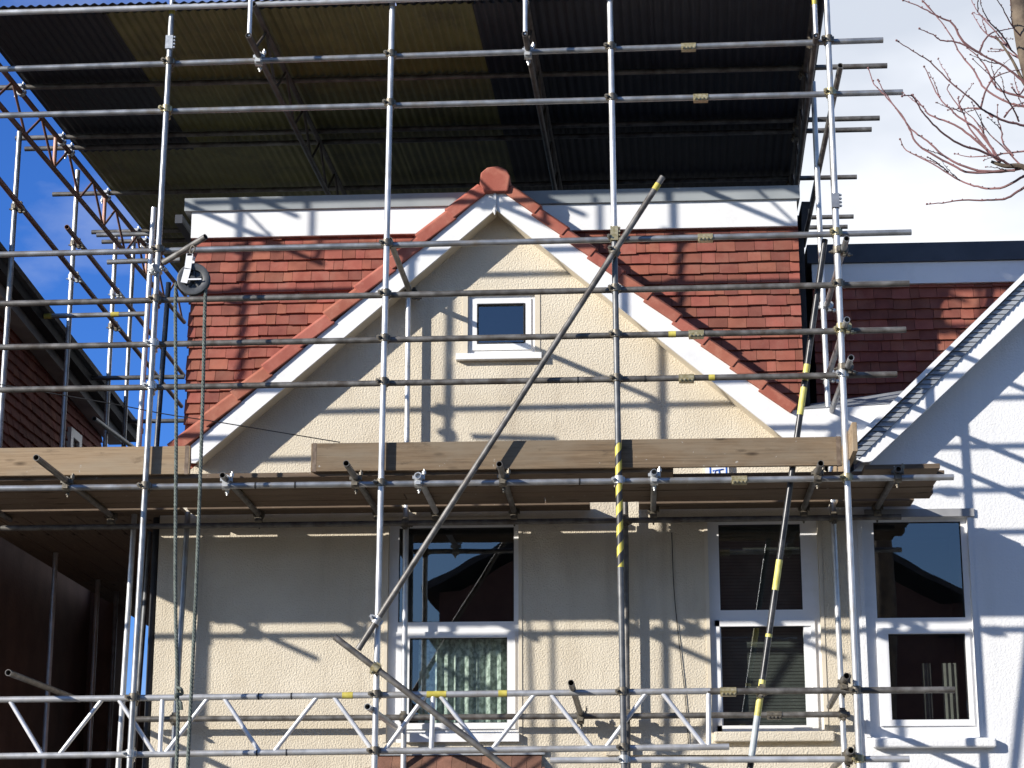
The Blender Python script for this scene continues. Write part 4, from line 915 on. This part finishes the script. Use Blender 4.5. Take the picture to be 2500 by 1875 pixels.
matg = [[NAVY, OLIVE, OLIVE, NAVY, NAVY], [OLIVE, OLIVE, OLIVE, NAVY, NAVY], [OLIVE, OLIVE, NAVY, NAVY, NAVY]]
cn = ['leftmost', 'second', 'middle', 'fourth', 'rightmost']; rn = ['front', 'middle', 'back']
gx = PZ(0, 257, ZC0); 
def colx(i, Y):
    if i == 0: return c1_[0] and (WM[c1_[0]].translation.x + DX * (Y - 15.2)) + 0.03
    if i == 5: return (WM[c4_[0]].translation.x + DX * (Y - 15.1)) + 0.10
    return seam(cols[i][0], cols[i][1], Y)
for r_, (ya, yb_) in enumerate(rows):
    for c in range(5):
        j = 0.03; lap = 0.0 if c == 0 else 0.05
        corr('corrugated_sheet', colx(c, ya) - lap, colx(c + 1, ya), colx(c, yb_) - lap, colx(c + 1, yb_), ya, yb_, ZS + 0.006 * (c % 2) + 0.012 * r_, matg[r_][c],
             '%s corrugated sheet of the %s row, %s underside' % (cn[c], rn[r_], 'olive' if matg[r_][c] is OLIVE else 'navy'), 10 * r_ + c)

def st_x(k):
    M = WM[ST[k]]; a = M.translation; d = M.to_3x3() @ Vector((1, 0, 0)); return (a + d * ((ZS - a.z) / d.z)).x
cut = [colx(0, 15.2)] + [st_x(k) for k in ('A', 'B', 'C')] + [colx(5, 15.2)]
for i in range(4):
    corr('corrugated_sheet', cut[i] + (0.027 if i else 0), cut[i + 1] - (0.027 if i < 3 else 0), cut[i] + (0.027 if i else 0), cut[i + 1] - (0.027 if i < 3 else 0), 15.3, 15.52, ZS + 0.016, NAVY, '%s short dark sheet along the roof\'s front edge' % ('leftmost', 'second', 'third', 'rightmost')[i], 70 + i)

# ================================================================== PULLEY, ROPES, CABLES
o = tube('pulley_arm', P(400, 641, 15.30), P(502, 578, 15.05), OLD); tag(o, 'short tilted tube clamped to the left upright, holding the pulley', 'scaffold tube'); arm = o
coupler(arm, ST['A'], 1)
YP = 15.1
pc = P(473, 683, YP)
pu = tag(empty('gin_wheel', pc), 'dark gin-wheel pulley with a white steel fork hanging from the tilted tube', 'pulley')
bm = bmesh.new(); R = 0.112; n = 40; prof = [(-0.03, 0.0), (-0.026, 0.016), (-0.008, -0.004), (0.008, -0.004), (0.026, 0.016), (0.03, 0.0), (0.02, -0.036), (-0.02, -0.036)]
rings = []
for i in range(n):
    t = 2 * math.pi * i / n; rings.append([bm.verts.new((pc.x + (R + h) * math.cos(t), YP + y, pc.z + (R + h) * math.sin(t))) for y, h in prof])
for i in range(n):
    for k in range(8): bm.faces.new((rings[i][k], rings[(i + 1) % n][k], rings[(i + 1) % n][(k + 1) % 8], rings[i][(k + 1) % 8]))
for k in range(5):
    t = 2 * math.pi * k / 5 + 0.3; cyl(bm, pc, pc + Vector((math.cos(t), 0, math.sin(t))) * (R - 0.02), 0.013, 8)
cyl(bm, pc + Vector((0, 0.004, 0)), pc + Vector((0, 0.012, 0)), R - 0.02, 32)
cyl(bm, pc + Vector((0, -0.035, 0)), pc + Vector((0, 0.035, 0)), 0.022, 12)
wheel = bmobj('wheel', bm, PLAST, None, pu, smooth=True)
bm = bmesh.new()
pf = [P(466, 625, YP), P(461, 660, YP), P(452, 693, YP)]
for dy in (-0.04, 0.04):
    for a, b in ((pf[0], pf[1]), (pf[1], pf[2])):
        M = frame(a + Vector((0, dy, 0)), b + Vector((0, dy, 0)), Vector((0, 1, 0))); box(bm, -0.004, (b - a).length + 0.004, -0.026, 0.026, -0.004, 0.004, M)
box(bm, -0.02, 0.02, -0.044, 0.044, -0.012, 0.004, Matrix.Translation(pf[0])); box(bm, -0.06, 0.05, -0.047, -0.044, -0.006, 0.006, Matrix.Translation(pc + Vector((0.02, 0, -0.01))))
bmobj('fork', bm, UPVC, None, pu)
bm = bmesh.new(); q = P(470, 605, YP); sweep(bm, smoothpath([pf[0], P(464, 612, YP), P(469, 600, YP), P(476, 606, YP), P(470, 618, YP), pf[0] + Vector((0.002, 0, .005))]), [0.007] * 26, 6); bmobj('hook', bm, CPL, None, pu, smooth=True)
def rope(name, pts, label, r=0.0115):
    bm = bmesh.new(); path = smoothpath(pts, 12); L = 0
    for s in range(3):
        q = []; L = 0
        for i, p in enumerate(path):
            if i: L += (p - path[i - 1]).length
            q.append((L, p))
        tot = L; m_ = int(tot / 0.011); pp = []
        k = 0
        for j in range(m_ + 1):
            d = tot * j / m_
            while k < len(q) - 2 and q[k + 1][0] < d: k += 1
            t = (d - q[k][0]) / max(1e-6, q[k + 1][0] - q[k][0]); c = q[k][1].lerp(q[k + 1][1], t)
            an = 2 * math.pi * (d / 0.085 + s / 3); pp.append(c + Vector((math.cos(an), math.sin(an), 0)) * r * 0.62)
        sweep(bm, pp, [r * 0.72] * len(pp), 5)
    return tag(bmobj(name, bm, ROPE, None, None, smooth=True), label, 'rope', 'ropes of the pulley')
rope('rope', [P(430, 690, YP), P(428, 760, YP), P(430, 1042, YP), P(428, 1425, YP), P(433, 1683, YP), P(431, 1872, YP), Vector((P(431, 1872, YP).x, YP, 0.3))], 'left rope of the pulley, with a knot above the girder')
rope('rope', [P(503, 690, YP), P(500, 760, YP), P(493, 1042, YP), P(478, 1450, YP), P(458, 1872, YP), Vector((P(452, 1872, YP).x, YP, 0.3))], 'right rope of the pulley, running plain past the girder')
left = bpy.data.objects['rope']
bm = bmesh.new(); kc = P(436, 1700, YP)
sweep(bm, smoothpath([kc + Vector(c) for c in ((-.02, 0, .07), (.02, -.02, .05), (.02, .02, .02), (-.015, -.02, .01), (-.01, .02, -.03), (.02, -.01, -.05), (.025, 0, -.1))]), [0.013] * 31, 6)
bmobj('knot', bm, ROPE, None, left, smooth=True)
bm = bmesh.new(); pts = [P(-80, 925, 15.9), P(264, 984, 16.2), P(398, 1010, 16.32), P(542, 1032, 16.45), P(800, 1075, 16.85), P(828, 1079, 16.97)]
sp = smoothpath(pts, 6); sweep(bm, sp, [0.0045] * len(sp), 6); tag(bmobj('cable', bm, CABLE, None, None, smooth=True), 'thin black cable slanting across the left barge board to the gable wall', 'cable')
bm = bmesh.new(); sp = smoothpath([P(1640, 1300, YW - .012), P(1645, 1433, YW - .012), P(1657, 1560, YW - .012), P(1676, 1737, YW - .012), P(1683, 1880, YW - .012)], 6); sweep(bm, sp, [0.0035] * len(sp), 6); tag(bmobj('cable', bm, CABLE, None, None, smooth=True), 'thin wire hanging down the cream wall left of the middle window', 'cable')

# ================================================================== TREE
YT = 12.0
tr = tag(empty('street_tree', (P(2640, 900, YT).x, YT, 0)), 'bare pollarded tree with reddish twigs at the upper right corner', 'tree')
T = lambda x, y, d=0.0: P(1700 + .3616 * x, .3616 * y, YT + d)
bm = bmesh.new()
tp = [Vector((P(2655, 900, YT).x, YT, -0.1)), P(2650, 1500, YT), P(2640, 900, YT), P(2600, 520, YT), P(2555, 300, YT), P(2505, 110, YT), P(2478, -60, YT)]
sp = smoothpath(tp, 6); sweep(bm, sp, [0.16 - 0.115 * min(1, (i / len(sp)) ** 0.8) for i in range(len(sp))], 12)
for pts, r0 in (([P(2600, 520, YT), P(2550, 450, YT), T(2212, 1130), T(2080, 1120), T(1990, 1090)], 0.03), ([P(2555, 300, YT), P(2530, 240, YT), T(2212, 560), T(2130, 400), T(2020, 240)], 0.018)):
    sp = smoothpath(pts, 6); sweep(bm, sp, [r0 * (1 - 0.72 * i / len(sp)) for i in range(len(sp))], 8)
bmobj('trunk', bm, BARK, None, tr, smooth=True)
tw = [[(2212, 1130), (2100, 1155), (1850, 1165), (1700, 1100), (1500, 980), (1440, 870), (1380, 770), (1270, 640), (1200, 570), (1160, 460)], [(2150, 1150), (1900, 1150), (1700, 1070), (1560, 950), (1450, 870), (1290, 650), (1225, 540)],
      [(2260, 1170), (2212, 1190), (2050, 1270), (1900, 1260), (1780, 1220), (1600, 1110), (1420, 1015), (1375, 940)], [(2300, 1210), (2212, 1265), (2100, 1335), (2000, 1352), (1800, 1350), (1690, 1368), (1555, 1378)],
      [(2130, 1120), (1950, 1030), (1770, 970), (1620, 860), (1530, 760), (1460, 650), (1390, 650)], [(2050, 1100), (1880, 940), (1740, 840), (1580, 780), (1530, 720), (1460, 640)], [(2050, 1080), (1900, 880), (1770, 790), (1720, 740), (1640, 660), (1540, 450)],
      [(2300, 900), (2212, 850), (2080, 815), (1970, 760), (1920, 730), (1860, 670), (1720, 560), (1580, 420), (1490, 360), (1350, 275)], [(2300, 760), (2212, 720), (2100, 690), (1950, 600), (1870, 470), (1780, 360), (1720, 240), (1630, 120), (1530, 10)],
      [(2260, 600), (2150, 500), (2050, 430), (1930, 370), (1780, 290), (1650, 270), (1600, 235), (1505, 195)], [(1930, 370), (1800, 280), (1730, 160), (1620, 105), (1520, 50), (1395, 0)], [(2300, 680), (2080, 620), (2020, 580), (1940, 430), (1830, 320)],
      [(2000, 790), (1920, 735), (1790, 735), (1700, 742)], [(1790, 735), (1775, 700), (1770, 655)], [(2260, 470), (2120, 330), (2000, 190), (1900, 80), (1850, -20)], [(2120, 330), (2060, 230), (1990, 160), (1930, 60), (1920, -20)],
      [(1920, 730), (1980, 560), (2090, 490), (2240, 465)], [(1910, 350), (1970, 240), (2080, 200), (2180, 190)], [(2080, 790), (2140, 720), (2230, 690)], [(2000, 1050), (1850, 870), (1800, 760), (1700, 620), (1705, 570)], [(2020, 1060), (1940, 900), (1870, 800), (1800, 740)],
      [(2140, 1050), (2070, 960), (2060, 880), (2035, 800), (2032, 710)], [(2180, 820), (2140, 740), (2080, 640), (2010, 540), (1870, 400)], [(2120, 330), (2040, 270), (1960, 230), (1910, 170), (1865, 90)], [(2230, 1020), (2060, 1040), (1880, 1060), (1745, 1040)], [(2212, 1140), (2090, 1010), (1960, 880), (1860, 690)],
      [(2250, 300), (2140, 190), (2070, 60), (2020, -20)], [(2230, 420), (2150, 380), (2080, 340), (1990, 330)], [(1700, 1160), (1640, 1110), (1560, 1060)], [(2240, 560), (2180, 640), (2130, 590)]]
rg = random.Random(31)
for c in list(tw):
    for _ in range(1):
        k = rg.randrange(1, len(c) - 1); x, y = c[k]; x2, y2 = c[k + 1]; dx, dy = x2 - x, y2 - y; l_ = math.hypot(dx, dy) or 1
        an = math.atan2(dy, dx) + rg.choice((-1, 1)) * rg.uniform(0.25, 0.6); L_ = rg.uniform(90, 240); pts = [(x, y)]
        for j in range(3): an += rg.uniform(-0.2, 0.2) - 0.12 * math.cos(an) * 0; x += math.cos(an) * L_ / 3; y += math.sin(an) * L_ / 3; pts.append((x, y))
        if y < 1380 and x > 1380: tw.append(pts)
for i, c in enumerate(tw):
    r = random.Random(i); d0, d1 = r.uniform(-0.25, 0.25), r.uniform(-0.6, 0.6)
    pts = [T(x, y, d0 * 0 + d1 * k / len(c)) for k, (x, y) in enumerate(c)]; sp = smoothpath(pts, 5); n = len(sp); r0 = 0.009 if i < 12 else 0.0065 if i < 30 else 0.0042
    bm = bmesh.new(); sp = [p + Vector((r.uniform(-1, 1), 0, r.uniform(-1, 1))) * 0.0025 for p in sp]
    sweep(bm, sp, [r0 * (1 - 0.68 * k / n) for k in range(n)], 6)
    for k in range(2, n - 1, 3):
        q = sp[k] + Vector((r.choice((-1, 1)) * 0.004, 0, 0.005)); bmesh.ops.create_icosphere(bm, subdivisions=1, radius=r.uniform(0.75, 1.05) * (0.0025 + r0 * 0.5), matrix=Matrix.Translation(q))
    bmesh.ops.create_icosphere(bm, subdivisions=1, radius=0.003 + r0 * 0.6, matrix=Matrix.Translation(sp[-1]))
    bmobj('twig', bm, TWIG, None, tr, smooth=True)

# ================================================================== HOUSES ACROSS THE STREET (seen as reflections)
for i, (x, w, h, rz) in enumerate(((-30, 8, 5.6, 9.0), (-21.5, 7.5, 5.4, 8.8), (-13.6, 7.4, 5.5, 8.9), (-4.5, 11.6, 7.9, 11.2), (8.2, 8, 5.6, 9.0), (17, 8, 5.5, 8.8))):
    o = tag(empty('opposite_house', (x + w / 2, -12, 0)), '%s across the street, mirrored in the window glass' % ('brick house farthest left', 'second brick house from the left', 'brick house left of the tall gable', 'tall dark gabled house', 'brick house right of the tall gable', 'brick house farthest right')[i], 'house', 'houses across the street')
    y0, y1 = -18.0, -10.0
    bm = bmesh.new(); x0, x1 = x + 0.15, x + w - 0.15
    box(bm, x0, x1, y0, y1, -0.11, h)
    v = [bm.verts.new(c) for c in ((x0 + .5, y1 + 0.002, h + 0.002), (x1 - .5, y1 + 0.002, h + 0.002), ((x0 + x1) / 2, y1 + 0.002, rz - 0.3))]; bm.faces.new(v)
    bmobj('wall', bm, BRICKO, None, o)
    bm = bmesh.new(); xm = (x0 + x1) / 2
    pr = [Vector((x0 - .3, 0, h - .1)), Vector((xm, 0, rz)), Vector((x1 + .3, 0, h - .1)), Vector((x1 + .3, 0, h + .05)), Vector((xm, 0, rz + .18)), Vector((x0 - .3, 0, h + .05))]
    bm.free(); prism('roof', pr, y0 - .3, y1 + .35, ROOFD, o)
    for k in (0.22, 0.62):
        for zb_ in (1.0, 3.6):
            bm = bmesh.new(); a = x0 + (x1 - x0) * k; bars(bm, a, a + 1.4, zb_, zb_ + 1.3, 0.09, y1 + 0.003, y1 + 0.06); wn = bmobj('window', bm, UPVC, None, o)
            bm = bmesh.new(); box(bm, a + .09, a + 1.31, y1 + 0.004, y1 + 0.02, zb_ + .09, zb_ + 1.21); bmobj('pane', bm, BLACK, None, wn)
